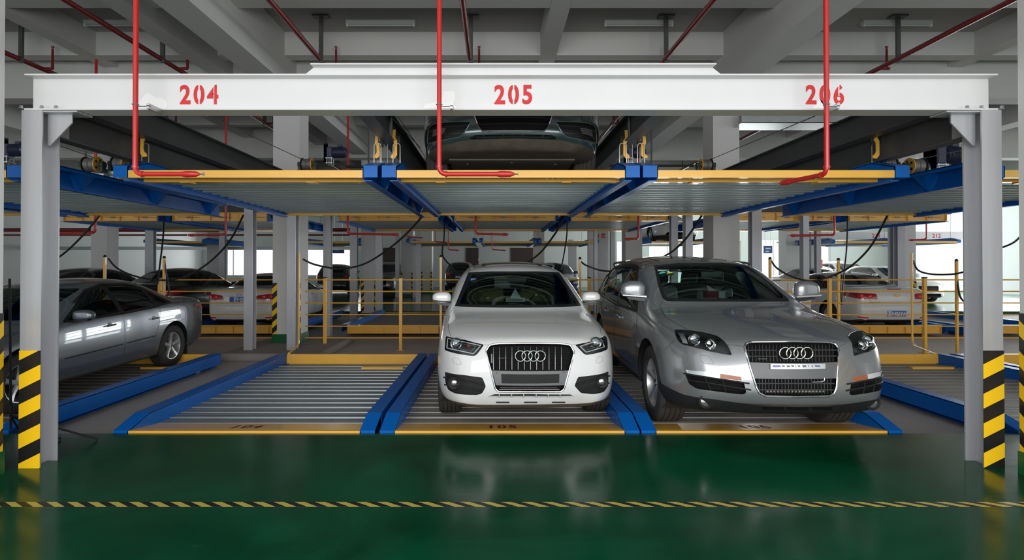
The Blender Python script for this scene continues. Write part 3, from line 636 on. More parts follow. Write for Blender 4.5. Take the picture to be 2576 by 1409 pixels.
# fluorescent lamps (switched off)
for i, (px, l) in enumerate(((300, 'leftmost'), (958, 'second from left'), (1606, 'third from left'), (2255, 'rightmost'))):
    c = at(px, 68, 9.55)
    t = T('fluorescent_lamp', 'unlit tube lamp on the dark ceiling, %s of four' % l, 'lamp', (c.x, 9.55, CEIL), group='ceiling tube lamps')
    MB().box(c.x - 0.62, c.x + 0.62, 9.5, 9.6, CEIL - 0.07, CEIL).build('housing', M_tube, t)
    MB().tube([(c.x - 0.6, 9.52, CEIL - 0.095), (c.x + 0.6, 9.52, CEIL - 0.095)], 0.013, 10).build('tube', M_tube, t, smooth=True)
    for e in (-1, 1): MB().box(c.x + e * 0.6 - 0.012, c.x + e * 0.6 + 0.012, 9.5, 9.54, CEIL - 0.115, CEIL - 0.07).build('lamp_holder', M_signw, t)

# ================================================================ REAR STEEL POSTS
for (x0, x1, Y, l) in ((-4.62, -4.46, 9.75, 'grey steel column standing on the curb left of the concrete pillar'), (4.72, 4.9, 9.75, 'grey steel column right of the pillar behind the silver SUV'), (-3.86, -3.70, 11.9, 'grey steel column right behind the fence end, in front of the white sedan wheel'),
    (4.05, 4.2, 12.2, 'steel column left of the pillar above the silver SUV'), (6.97, 7.1, 12.0, 'slim steel column in front of the white sedan at right'), (12.0, 12.25, 16.0, 'dark steel column beside the right concrete pillar'), (-4.55, -4.33, 16.6, 'steel column left against the second-row pillar'), (-3.75, -3.55, 16.6, 'steel column right against the second-row pillar'),
    (11.0, 11.2, 14.5, 'grey steel column in front of the right window'), (10.6, 10.75, 17.5, 'dark steel column between the windows at right'), (-10.7, -10.45, 16.2, 'steel column beside the pillar left of the white sedan'), (-9.9, -9.7, 19.0, 'thin dark steel column left of the bright window'), (12.95, 13.1, 14.0, 'steel column right of the white sedan, by the fence post'),
    (-4.9, -4.72, 26.0, 'pale steel column left against the far pillar'), (-4.05, -3.85, 26.0, 'pale steel column right against the far pillar'), (3.62, 3.85, 20.7, 'dark steel column left against pillar marked 3'), (4.5, 4.66, 20.7, 'pale steel column right against pillar marked 3'), (-3.3, -3.1, 22.0, 'dark steel column with orange stripes far behind the fence'), (-3.4, -3.0, 33.0, 'pale far column left of the black rear-facing SUV'), (4.15, 4.4, 30.0, 'far grey column just right of the blue SUV roof'), (4.75, 5.05, 33.0, 'far pale column between the blue SUV and pillar marked 3'), (2.95, 3.05, 15.8, 'thin dark column left of pillar marked 3'), (6.2, 6.4, 15.5, 'dark steel column above the roof rail of the silver SUV')):
    z0 = 0.0 if 9.4 < Y < 11 else (PIT if Y < 18.2 else -0.02)
    o = hcol(MB(), x0, x1, Y, Y + 0.16, z0, 3.0).build('steel_column', M_col); tag(o, l, 'column', 'steel columns')
# sign beams far right
for (x0, x1, Y, n, l) in ((16.7, 20.2, 22.0, '212', 'white portal beam numbered 212 at far right'), (13.1, 16.6, 22.0, '211', 'white portal beam numbered 211 above the white sedan')):
    t = T('portal_beam', l, 'beam', ((x0 + x1) / 2, Y, 2.5)); MB().box(x0, x1, Y, Y + 0.15, 2.62, 2.95).build('beam', M_white, t)
    put_text('number_marking', n, 0.24, (18.3 if n == '212' else 15.8, Y - 0.002, 2.78), (1, 0, 0), (0, 0, 1), M_redtxt, t, weight=0.006)
    for x in (x0, x1 - 0.15): MB().box(x, x + 0.15, Y, Y + 0.15, -0.02, 2.62).build('leg', M_col, t)

# ================================================================ FENCES
def fence(pA, pB, Y, base, posts, label, rails=6, top=0, thick=0.017):
    t = T('safety_fence', label, 'fence', (at((pA + pB) / 2, 800, Y).x, Y, PIT), group='yellow safety fences')
    xa = at(pA, 800, Y).x; xb = at(pB, 800, Y).x
    z0 = at(1246, 850, Y).z; z1 = at(1246, 704, Y).z
    for k in range(rails):
        z = z0 + (z1 - z0) * k / (rails - 1)
        MB().tube([(xa, Y, z), (xb, Y, z)], 0.0125, 8).build('rail', M_yellow, t, smooth=True)
    for p in posts:
        x = at(p, 800, Y).x
        MB().box(x - 0.028, x + 0.028, Y - 0.03, Y + 0.03, PIT, z1 + 0.03).build('post', M_yellow, t)
        MB().box(x - 0.033, x + 0.033, Y - 0.035, Y + 0.035, z1 + 0.03, z1 + 0.055).build('post_cap', M_black, t)
        MB().box(x - 0.07, x + 0.07, Y - 0.07, Y + 0.07, PIT, PIT + 0.01).build('base_plate', M_yellow, t)
    return t
fence(768, 1468, 10.6, 880, (818, 1008), 'yellow fence of six rails behind empty pallet 104')
fence(400, 700, 11.3, 880, (402,), 'yellow fence in front of the white sedan at left')
fence(1470, 1560, 10.6, 880, (1482,), 'short yellow fence between the two SUVs')
fence(1965, 2600, 10.3, 880, (2087, 2326), 'yellow fence in front of the white sedan at right')
fence(2250, 2440, 19.0, 800, (2290,), 'far yellow fence behind the white sedan at right')
# free standing cable posts and drooping black hoses
def cpost(px, Y, top, bot, l):
    a = at(px, top, Y); b = at(px, bot, Y); b.z = max(b.z, PIT); b.x = a.x
    t = T('cable_post', l, 'post', b, group='yellow cable posts')
    MB().box(a.x - 0.02, a.x + 0.02, Y - 0.02, Y + 0.02, b.z, a.z).build('post', M_yellow, t)
    MB().lathe([(0, .03), (.02, .02), (.03, 0), (.03, -.02), (0, -.02)], a, 'z', 10).build('cap', M_black, t)
    return a
for (px, Y, top, l) in ((264, 10.4, 645, 'yellow cable post above the roof of the silver sedan'), (413, 10.6, 647, 'yellow cable post by the black hose at left'), (1109, 10.2, 645, 'yellow cable post left of the white SUV'), (1459, 10.2, 650, 'yellow cable post between the two SUVs'), (1937, 10.4, 650, 'yellow cable post right of the silver SUV windscreen'), (2109, 10.4, 652, 'yellow cable post with looped hose before the white sedan'), (2406, 10.3, 655, 'yellow cable post nearest the right column')):
    cpost(px, Y, top, 900, l)
def hose(pts, l, r=0.017, Y2=None):
    pp = [at(p[0], p[1], p[2]) for p in pts]
    o = MB().tube(smoothpath(pp, 8), r, 8).build('cable_hose', M_cable, smooth=True); tag(o, l, 'hose', 'drooping black cable hoses')
hose([(1062, 545, 8.8), (1010, 600, 9.2), (940, 652, 9.6), (890, 672, 9.8), (840, 675, 9.9), (790, 665, 9.7), (762, 652, 9.6)], 'long black hose sagging from pallet 204 to the post by the pillar')
hose([(612, 542, 8.8), (575, 610, 9.3), (520, 665, 9.8), (460, 698, 10.2), (400, 705, 10.3), (340, 695, 10.3), (295, 675, 10.4), (272, 650, 10.4)], 'long black hose sagging above the silver sedan roof')
hose([(252, 540, 8.8), (215, 585, 9.4), (170, 630, 9.8), (130, 660, 10.0)], 'black hose beside the left column')
hose([(413, 545, 12.0), (410, 600, 11.4), (403, 660, 10.9), (396, 715, 10.7)], 'black hose hanging straight at left', 0.016)
hose([(413, 648, 10.6), (417, 680, 10.6), (424, 720, 10.6), (424, 745, 10.6)], 'short black hose end on the left cable post', 0.015)
hose([(2232, 543, 8.8), (2190, 620, 9.3), (2140, 670, 9.8), (2090, 695, 10.1), (2040, 707, 10.2), (1990, 695, 10.3), (1955, 675, 10.4), (1940, 656, 10.4)], 'long black hose sagging across the white sedan at right')
hose([(2132, 545, 12.0), (2130, 620, 11.0), (2122, 700, 10.5), (2118, 750, 10.4), (2117, 762, 10.4), (2113, 700, 10.4), (2109, 656, 10.4)], 'looped black hose hanging before the white sedan rear window', 0.015)
hose([(2297, 655, 10.3), (2310, 680, 10.3), (2345, 690, 10.3), (2395, 690, 10.0), (2430, 683, 9.8)], 'black hose between the right post and the right column')
hose([(2406, 656, 10.3), (2408, 700, 10.3), (2415, 745, 10.2), (2432, 765, 10.0)], 'black hose end curling beside the right column')
hose([(1765, 543, 8.8), (1730, 595, 9.2), (1695, 630, 9.6), (1660, 655, 9.9), (1640, 700, 10.2)], 'black hose meeting the roof of the silver SUV')
hose([(1422, 545, 8.9), (1395, 590, 9.2), (1360, 635, 9.6), (1325, 662, 9.8)], 'black hose dropping behind the white SUV roof')
hose([(1427, 560, 12.0), (1425, 600, 11.4), (1415, 660, 10.8), (1410, 680, 10.6)], 'straight black hose above the right of the white SUV roof', 0.014)
hose([(1459, 656, 10.2), (1475, 668, 10.3), (1510, 680, 10.3), (1540, 683, 10.4)], 'black hose from the post between the two SUVs')
hose([(1118, 560, 12.2), (1117, 600, 11.6), (1113, 640, 10.6), (1130, 665, 10.4), (1160, 695, 10.3)], 'black hose at the post left of the white SUV', 0.016)
hose([(2576, 585, 9.5), (2550, 610, 9.9), (2515, 625, 10.2)], 'black hose at the right edge of the photo')
# control cabinet behind the silver SUV
a = at(1975, 706, 10.4); b = at(2040, 800, 10.4)
cbn = T('control_cabinet', 'pale grey electrical cabinet half hidden by the mirror of the silver SUV', 'cabinet', ((a.x + b.x) / 2, 10.5, PIT))
MB().box(a.x - 0.25, b.x, 10.4, 10.75, PIT, a.z).build('body', mat('cabinet_paint', (0.62, 0.61, 0.58), 0.5), cbn)
MB().box(a.x - 0.26, b.x + 0.01, 10.39, 10.76, a.z, a.z + 0.012).build('lid', M_black, cbn)
MB().box(a.x + 0.05, a.x + 0.055, 10.394, 10.4, PIT + 0.3, a.z - 0.05).build('door_gap', M_black, cbn)
# black tripod by the left column
tp = T('tripod_stand', 'thin black tripod stand between left pillar and left column', 'tripod', (-3.86, 4.35, 0))
c = at(30, 1100, 4.35)
MB().tube([(-3.96, 4.35, 0.22), (-3.98, 4.35, 1.45)], 0.009, 8).build('pole', M_black, tp)
for (ex, ey) in ((-3.55, 4.75), (-4.2, 4.75), (-3.88, 4.75)):
    MB().tube([(-3.965, 4.35, 0.33), (ex, ey, 0.008)], 0.008, 8).build('leg', M_black, tp)
MB().tube([(-3.965, 4.35, 0.38), (-3.965, 4.35, 0.42)], 0.022, 10).build('collar', M_black, tp)
# hanging signs and hall details in the distance
for (px, py, Y, w_, h_, l) in ((851, 624, 25, 0.55, 0.5, 'small blue direction sign hanging in the far left hall'), (1932, 628, 26, 0.42, 0.36, 'pale blue sign hanging in the far right hall')):
    c = at(px, py, Y); t = T('hanging_sign', l, 'sign', c); MB().box(c.x - w_ / 2, c.x + w_ / 2, Y, Y + 0.03, c.z - h_ / 2, c.z + h_ / 2).build('panel', M_signb, t)
    MB().tube([(c.x - w_ / 3, Y + .015, c.z + h_ / 2), (c.x - w_ / 3, Y + .015, CEIL)], 0.008, 6).tube([(c.x + w_ / 3, Y + .015, c.z + h_ / 2), (c.x + w_ / 3, Y + .015, CEIL)], 0.008, 6).build('hanger', M_galv, t)
    MB().box(c.x - w_ * .3, c.x + w_ * .3, Y - .003, Y, c.z + .02, c.z + .08).box(c.x - w_ * .3, c.x + w_ * .1, Y - .003, Y, c.z - .12, c.z - .06).build('arrow_marks', M_signw, t)
hb = T('hydrant_box', 'red fire hydrant box by the far bright wall', 'cabinet', at(2057, 668, 27)); c = hb.location
MB().box(c.x - .25, c.x + .25, 27, 27.2, 0, c.z + .3).build('body', mat('hydrant_red', (.7, .02, .03), .4), hb)
# ================================================================ CARS
def lerpl(tab, y):
    if y <= tab[0][0]: return tab[0][1]
    for (a, va), (b, vb) in zip(tab, tab[1:]):
        if y <= b: return va + (vb - va) * (y - a) / (b - a) if b > a else vb
    return tab[-1][1]
def car_body(P, level):
    """closed control cage lofted along the car, then subdivided; local coords: front at y=0 looking to -y"""
    st = P['st']; L = st[-1]; NS = 5
    half = []
    for i, y in enumerate(st):
        w = lerpl(P['w'], y); z9 = lerpl(P['top'], y); z5 = lerpl(P['z5'], y); x7 = lerpl(P['x7'], y); z7 = lerpl(P['z7'], y); g = lerpl(P['g'], y)
        zb = lerpl(P['zb'], y); w5 = w * lerpl(P.get('cr', [(0, .97)]), y)
        x8 = x7 * 0.55; z8 = z9 - (z9 - z7) * 0.30
        tt = 0.5 * (1 - g) + 0.12 * g
        x6 = w5 + (x7 - w5) * tt; z6 = z5 + (z7 - z5) * (tt * (1.15 if g > .5 else 1.1))
        wb = w * 0.86
        bot = [(0, zb), (x8 * .95, zb), (x7 * .95, zb), (min(x6, wb) * .97, zb)]
        hs = z5 - zb
        side = [(w * .955, zb + .045), (w * .992, zb + hs * .30), (w * 1.0, zb + hs * .52), (w * .992, zb + hs * .78), (w5, z5)]
        top = [(x6, z6), (x7, z7), (x8, z8), (0, z9)]
        half.append(bot + side + top)
    K = len(half[0]); nose = P['nose']; tail = P['tail']; bf, br = P.get('bulge', (0.07, 0.06))
    vs = []; idx = {}
    def ypos(i, k, x):
        y = st[i]; w0 = max(half[i][j][0] for j in range(K))
        kk = 0 if k < 4 else (k - 4 + 1 if k <= 8 else 6)
        n = len(st)
        if i == 0: y += nose[kk] - bf * (1 - (x / w0) ** 2)
        elif i == 1: y += nose[kk] * .35 - bf * .6 * (1 - (x / w0) ** 2)
        elif i == 2: y += nose[kk] * .1 - bf * .2 * (1 - (x / w0) ** 2)
        elif i == n - 1: y -= tail[kk] - br * (1 - (x / w0) ** 2)
        elif i == n - 2: y -= tail[kk] * .35 - br * .6 * (1 - (x / w0) ** 2)
        else:
            c = lerpl(P.get('bow', [(0, 0)]), y)       # cross-car bow of windscreen / rear glass
            if k >= 10: y += c * (1 - min(1, x / .7) ** 2)
        return y
    for i in range(len(st)):
        for k in range(K):
            x, z = half[i][k]
            for s in ((1,) if k in (0, K - 1) else (1, -1)):
                idx[i, k, s] = len(vs); vs.append((s * x, ypos(i, k, x), z))
            if k in (0, K - 1): idx[i, k, -1] = idx[i, k, 1]
    fs = []
    for i in range(len(st) - 1):
        for k in range(K - 1):
            for s in (1, -1):
                q = (idx[i, k, s], idx[i, k + 1, s], idx[i + 1, k + 1, s], idx[i + 1, k, s])
                fs.append(q if s > 0 else q[::-1])
    # caps: columns crest..centre..crest, rows rocker..crest
    for i, s0 in ((0, 1), (len(st) - 1, -1)):
        cols = [(8, 4, 1, 1), (9, 3, 1, 1), (10, 2, 1, 1), (11, 1, 1, 1), (12, 0, 1, 1), (11, 1, -1, 1), (10, 2, -1, 1), (9, 3, -1, 1), (8, 4, -1, 1)]
        grid = []
        for r in range(NS):
            row = []
            for ci, (kt, kb, s, _) in enumerate(cols):
                if ci == 0: row.append(idx[i, 4 + r, 1])
                elif ci == 8: row.append(idx[i, 4 + r, -1])
                elif r == 0: row.append(idx[i, kb, s])
                elif r == NS - 1: row.append(idx[i, kt, s])
                else:
                    t = r / (NS - 1)
                    xt, zt = half[i][kt]; xb, zb_ = half[i][kb]; zs = half[i][4 + r][1]
                    ws = half[i][4 + r][0]
                    x = xb + (xt - xb) * t; z = zb_ + (zt - zb_) * ((zs - half[i][4][1]) / (half[i][8][1] - half[i][4][1]))
                    row.append(len(vs)); vs.append((s * x, ypos(i, 4 + r, x), z))
            grid.append(row)
        for r in range(NS - 1):
            for c in range(8):
                q = (grid[r][c], grid[r + 1][c], grid[r + 1][c + 1], grid[r][c + 1])
                fs.append(q[::-1] if s0 > 0 else q)
    me = bpy.data.meshes.new('cage'); me.from_pydata(vs, [], fs)
    o = bpy.data.objects.new('cage', me); COL.objects.link(o)
    m = o.modifiers.new('s', 'SUBSURF'); m.levels = level; m.render_levels = level
    dg = bpy.context.evaluated_depsgraph_get(); me2 = bpy.data.meshes.new_from_object(o.evaluated_get(dg))
    bpy.data.objects.remove(o); bpy.data.meshes.remove(me)
    bm = bmesh.new(); bm.from_mesh(me2); bpy.data.meshes.remove(me2)
    bmesh.ops.recalc_face_normals(bm, faces=bm.faces)
    return bm
def sdf(poly, x, y):
    d = 1e9; ins = False; n = len(poly); j = n - 1
    for i in range(n):
        ax, ay = poly[i]; bx, by = poly[j]
        ex, ey = bx - ax, by - ay; wx, wy = x - ax, y - ay
        l2 = ex * ex + ey * ey; t = (wx * ex + wy * ey) / l2 if l2 > 1e-12 else 0
        t = 0 if t < 0 else 1 if t > 1 else t
        dx, dy = wx - ex * t, wy - ey * t; dd = dx * dx + dy * dy
        if dd < d: d = dd
        if (ay > y) != (by > y) and x < (bx - ax) * (y - ay) / (by - ay) + ax: ins = not ins
        j = i
    d = math.sqrt(d)
    return -d if ins else d
def inset(poly, d):
    n = len(poly); ar = sum(poly[i][0] * poly[(i + 1) % n][1] - poly[(i + 1) % n][0] * poly[i][1] for i in range(n)); sg = 1 if ar > 0 else -1
    out = []
    for i in range(n):
        a = Vector(poly[i - 1]); b = Vector(poly[i]); c = Vector(poly[(i + 1) % n])
        e1 = (b - a).normalized(); e2 = (c - b).normalized(); n1 = Vector((-e1.y, e1.x)) * sg; n2 = Vector((-e2.y, e2.x)) * sg
        m = (n1 + n2); m = m / max(0.35, m.length_squared) * 2 * 1.0 if m.length > 1e-6 else n1
        out.append(tuple(b + m * d / 1.0 if True else b))
    return out
def roundpoly(poly, r, n=4):
    out = []; N = len(poly)
    for i in range(N):
        p = Vector(poly[i]); a = Vector(poly[i - 1]) - p; b = Vector(poly[(i + 1) % N]) - p; rr = min(r, a.length * .45, b.length * .45)
        q0 = p + a.normalized() * rr; q1 = p + b.normalized() * rr
        for k in range(n + 1):
            t = k / n; out.append(tuple((1 - t) ** 2 * q0 + 2 * t * (1 - t) * p + t * t * q1))
    return out
class Car:
    def __init__(s, name, label, cat, P, loc, rz, paint, level=3, group=None, flip=False):
        s.P = P; s.t = T(name, label, cat, loc, rz, group); s.M = Matrix.Translation(Vector(loc)) @ Matrix.Rotation(rz, 4, 'Z'); s.MI = s.M.inverted()
        s.bm = car_body(P, level); s.paint = paint; s.bvh = BVHTree.FromBMesh(s.bm); s.L = P['st'][-1]
    # ---- projections
    def hit(s, px, py, off=0.0):
        o = s.MI @ Vector((0, 0, CH)); d = ((s.MI @ at(px, py, 5.0)) - o).normalized()
        h = s.bvh.ray_cast(o, d)
        if h[0] is None:
            h = s.bvh.find_nearest(o + d * ((s.M.translation - Vector((0, 0, CH))).length + 1.0))
        return h[0] + h[1] * off
    def drop(s, space, a, b, off=0.0, side=1):
        if space == 'F': h = s.bvh.ray_cast(Vector((a, -3, b)), Vector((0, 1, 0)))
        elif space == 'R': h = s.bvh.ray_cast(Vector((a, s.L + 3, b)), Vector((0, -1, 0)))
        elif space == 'S': h = s.bvh.ray_cast(Vector((side * 3, a, b)), Vector((-side, 0, 0)))
        else: h = s.bvh.ray_cast(Vector((a, b, 4)), Vector((0, 0, -1)))
        if h[0] is None:
            p = {'F': Vector((a, 0, b)), 'R': Vector((a, s.L, b)), 'S': Vector((side, a, b)), 'T': Vector((a, b, 1.5))}[space]
            h = s.bvh.find_nearest(p)
        return h[0] + h[1] * off
    def tolocal(s, pts, space):
        out = []
        for p in pts:
            h = s.hit(*p); out.append({'F': (h.x, h.z), 'S': (h.y, h.z), 'T': (h.x, h.y), 'R': (h.x, h.z)}[space])
        return out
    def split(s, g):
        bm = s.bm
        crossing = []
        for e in bm.edges:
            a, b = e.verts
            if a in g and b in g and g[a] * g[b] < 0: crossing.append((e, a, g[a], g[b]))
        for e, a, ga, gb in crossing:
            ne, nv = bmesh.utils.edge_split(e, a, ga / (ga - gb)); g[nv] = 0.0
        faces = set()
        for v in list(g):
            if g[v] == 0.0: faces.update(v.link_faces)
        for f in faces:
            z = [v for v in f.verts if g.get(v, 1) == 0.0]
            if len(z) == 2 and any(g.get(v, 1) < 0 for v in f.verts) and any(g.get(v, 1) > 0 for v in f.verts):
                try: bmesh.utils.face_split(f, z[0], z[1])
                except Exception: pass
    def cut(s, poly, space, side=1, ylim=None):
        bm = s.bm
        xs = [p[0] for p in poly]; ys = [p[1] for p in poly]; m = 0.10
        x0, x1, y0, y1 = min(xs) - m, max(xs) + m, min(ys) - m, max(ys) + m
        def pr(co):
            return (co.x, co.z) if space in 'FR' else (co.y, co.z) if space == 'S' else (co.x, co.y)
        def ok(co):
            if space == 'S' and co.x * side < 0.2: return False
            if ylim and not (ylim[0] <= co.y <= ylim[1]): return False
            if space == 'F' and not ylim and co.y > s.L * .4: return False
            if space == 'R' and not ylim and co.y < s.L * .6: return False
            if space == 'T' and co.z < 0.7: return False
            return True
        g = {}
        for v in bm.verts:
            co = v.co
            if not ok(co): continue
            a, b = pr(co)
            if x0 < a < x1 and y0 < b < y1:
                d = sdf(poly, a, b)
                if abs(d) < 2e-4: d = 0.0
                g[v] = d
        s.split(g)
        inside = []
        for f in bm.faces:
            if all(v in g and g[v] <= 0 for v in f.verts) and any(g[v] < 0 for v in f.verts): inside.append(f)
            elif all(v in g and g[v] == 0 for v in f.verts):
                c = f.calc_center_median(); a, b = pr(c)
                if sdf(poly, a, b) < 0: inside.append(f)
        return inside
    def feature(s, name, poly, space, material, parent=None, side=1, depth=0.0, wall=None, remove=True, ylim=None, lift=0.0, smooth=True):
        inside = s.cut(poly, space, side, ylim)
        if not inside: print('EMPTY feature', name); return None
        vm = {}; vs = []; fs = []; nrm = {}
        for f in inside:
            for v in f.verts:
                nrm.setdefault(v, Vector()); nrm[v] += f.normal
        for f in inside:
            for v in f.verts:
                if v not in vm: vm[v] = len(vs); vs.append(v.co - nrm[v].normalized() * (depth - lift))
            fs.append(tuple(vm[v] for v in f.verts))
        mi = [0] * len(fs)
        if depth or lift:
            ins = set(inside); ov = {}
            for f in inside:
                vl = f.verts[:]
                for k, v in enumerate(vl):
                    u = vl[(k + 1) % len(vl)]; e = s.bm.edges.get((v, u))
                    if e and any(h not in ins for h in e.link_faces):
                        for q in (v, u):
                            if q not in ov: ov[q] = len(vs); vs.append(q.co.copy() - (nrm[q].normalized() * 0.002 if lift else Vector()))
                        fs.append((vm[v], ov[v], ov[u], vm[u])); mi.append(1 if wall else 0)
        if remove: bmesh.ops.delete(s.bm, geom=inside, context='FACES')
        me = bpy.data.meshes.new(name); me.from_pydata(vs, [], fs)
        me.materials.append(material)
        if wall:
            me.materials.append(wall)
            for p, i in zip(me.polygons, mi): p.material_index = i
        if smooth:
            for p in me.polygons: p.use_smooth = True
            if depth or lift: me.set_sharp_from_angle(angle=R(40))
        o = bpy.data.objects.new(name, me); COL.objects.link(o); o.parent = parent or s.t
        return o
    def line(s, name, pts, r, material, parent=None, closed=False, space=None, side=1, off=0.0, n=6, sub=6, build=True, mb=None):
        """tube following the body surface; pts are pixels (space None) or local 2D"""
        P2 = []
        N = len(pts)
        for i in range(N if closed else N - 1):
            a = pts[i]; b = pts[(i + 1) % N]
            for k in range(sub): P2.append((a[0] + (b[0] - a[0]) * k / sub, a[1] + (b[1] - a[1]) * k / sub))
        if not closed: P2.append(pts[-1])
        P3 = [s.hit(p[0], p[1], off) if space is None else s.drop(space, p[0], p[1], off, side) for p in P2]
        Q = [P3[0]]
        for p in P3[1:]:
            if (p - Q[-1]).length > 1e-4: Q.append(p)
        own = mb is None
        mb = mb or MB(); mb.tube(Q, r, n, closed=closed)
        if not own: return mb
        return mb.build(name, material, parent or s.t, smooth=True, local=True)
    def wheels(s, ys, r, w, xo, style='twin5', rimr=None, steer=0.0, mat_rim=None, arch=0.055, lvl=1):
        rimr = rimr or r * .66
        for y in ys:
            for side in (1, -1):
                poly = [(y + (r + arch) * math.cos(a), r + 0.01 + (r + arch) * math.sin(a)) for a in [2 * math.pi * k / 40 for k in range(40)]]
                ins = s.cut(poly, 'S', side); ins = [f for f in ins if abs(f.calc_center_median().x) > xo - w - 0.12]
                bmesh.ops.delete(s.bm, geom=ins, context='FACES')
                # liner
                ra = r + arch; n = 26; vs = []; fs = []
                for k in range(n + 1):
                    a = math.pi * (-0.12 + 1.24 * k / n)
                    X = s.bvh.ray_cast(Vector((side * 3, y + ra * 1.004 * math.cos(a), r + .01 + ra * math.sin(a))), Vector((-side, 0, 0)))
                    xx = X[0].x - side * .004 if X[0] is not None else side * xo
                    if xx * side < xo - w: xx = side * xo
                    vs += [(xx, y + ra * math.cos(a), r + .01 + ra * math.sin(a)), (side * (xo - w - .1), y + ra * math.cos(a), r + .01 + ra * math.sin(a))]
                for k in range(n): fs.append((2 * k, 2 * k + 1, 2 * k + 3, 2 * k + 2))
                nn = len(vs); vs.append((side * (xo - w - .1), y, r))
                for k in range(n): fs.append((2 * k + 1, 2 * k + 3, nn))
                MB().add(vs, fs).build('wheel_arch', M_black, s.t, local=True)
                # tyre
                c = Vector((side * (xo - w / 2), y, r)); mb = MB()
                prof = [(rimr, -w * .42), (rimr * 1.05, -w * .49), (r * .88, -w * .5), (r * .965, -w * .46), (r * .99, -w * .40)]
                ng = 4 if lvl else 2
                for k in range(ng):
                    x = -w * .36 + w * .72 * (k + .5) / ng - w * .015 + 0
                    prof += [(r, x - w * .07), (r, x - w * .012), (r - .009, x - w * .01), (r - .009, x + w * .025), (r, x + w * .027)]
                prof += [(r * .99, w * .40), (r * .965, w * .46), (r * .88, w * .5), (rimr * 1.05, w * .49), (rimr, w * .42), (rimr * .97, w * .1), (rimr * .97, -w * .3), (rimr, -w * .42)]
                st = steer if y == ys[0] else 0
                Rm = Matrix.Rotation(st, 4, 'Z')
                nn = 120 if lvl else 28
                mb.lathe(prof, (0, 0, 0), 'x', nn)
                if lvl:      # tread sipes on both shoulders
                    for q, v in enumerate(mb.v):
                        if abs(v[0]) > w * .375 and math.hypot(v[1], v[2]) > r * .95 and (q % nn) % 2: mb.v[q] = (v[0], v[1] * .982, v[2] * .982)
                mb.v = [tuple(c + Rm @ Vector(v)) for v in mb.v]
                tyre = mb.build('wheel', mat('tyre_rubber', (0.035, 0.032, 0.03), 0.75, var=.3, vscale=20), s.t, smooth=True, local=True)
                # rim
                rb = MB(); R0 = rimr * .985; sw = side
                xo_ = w * .36
                rb.lathe([(R0, sw * xo_ * 1.12), (R0 * .95, sw * xo_ * 1.1), (R0 * .92, sw * xo_ * .8), (R0 * .88, -sw * w * .2), (R0 * .99, -sw * w * .35)], (0, 0, 0), 'x', 40)
                rb.lathe([(0, sw * xo_ * .72), (rimr * .17, sw * xo_ * .70), (rimr * .22, sw * xo_ * .4), (rimr * .22, 0)], (0, 0, 0), 'x', 20)
                nsp = {'twin5': 5, 'five': 5, 'seven': 7}[style]
                for k in range(nsp):
                    a0 = 2 * math.pi * k / nsp + math.pi / 2
                    offs = ((-.16, .085), (.16, .085)) if style == 'twin5' else ((0, .15 if style == 'five' else .09),)
                    for (da, wd) in offs:
                        ra, rb_ = rimr * .15, R0 * .94
                        pts = []
                        for (rr, wdd, aa, xx) in ((ra, wd * rimr * 1.0, a0 + da * .3, .68), (rimr * .55, wd * rimr * .8, a0 + da * .9, .74), (rb_, wd * rimr * 1.15, a0 + da, .95)):
                            ctr = Vector((0, rr * math.cos(aa), rr * math.sin(aa))); tn = Vector((0, -math.sin(aa), math.cos(aa)))
                            for e, dx in ((-1, 0), (-.55, .014), (.55, .014), (1, 0)): pts.append(ctr + tn * e * wdd + Vector((sw * (xo_ * xx + dx), 0, 0)))
                            for e in (1, -1): pts.append(ctr + tn * e * wdd * .8 + Vector((sw * (xo_ * xx - .03), 0, 0)))
                        f = []
                        for j in range(2):
                            for q in range(6): f.append((j * 6 + q, j * 6 + (q + 1) % 6, (j + 1) * 6 + (q + 1) % 6, (j + 1) * 6 + q))
                        rb.add(pts, f)
                rb.v = [tuple(c + Rm @ Vector(v)) for v in rb.v]
                rb.build('rim', mat_rim or mat('alloy_rim', (0.60, 0.60, 0.61), 0.3, 0.7), tyre, smooth=True, local=True)
                db = MB().lathe([(0, -sw * .02), (rimr * .82, -sw * .02), (rimr * .82, -sw * .045), (0, -sw * .045)], (0, 0, 0), 'x', 24)
                db.v = [tuple(c + Rm @ Vector(v)) for v in db.v]
                db.build('brake_disc', mat('dark_metal', (0.06, 0.058, 0.055), 0.5, .7), tyre, local=True)
    def finish(s):
        s.undertray(); me = bpy.data.meshes.new('body'); bmesh.ops.delete(s.bm, geom=[v for v in s.bm.verts if not v.link_faces], context='VERTS'); s.bm.to_mesh(me); s.bm.free()
        me.materials.append(s.paint)
        for p in me.polygons: p.use_smooth = True
        o = bpy.data.objects.new('body', me); COL.objects.link(o); o.parent = s.t; s.body = o; return o
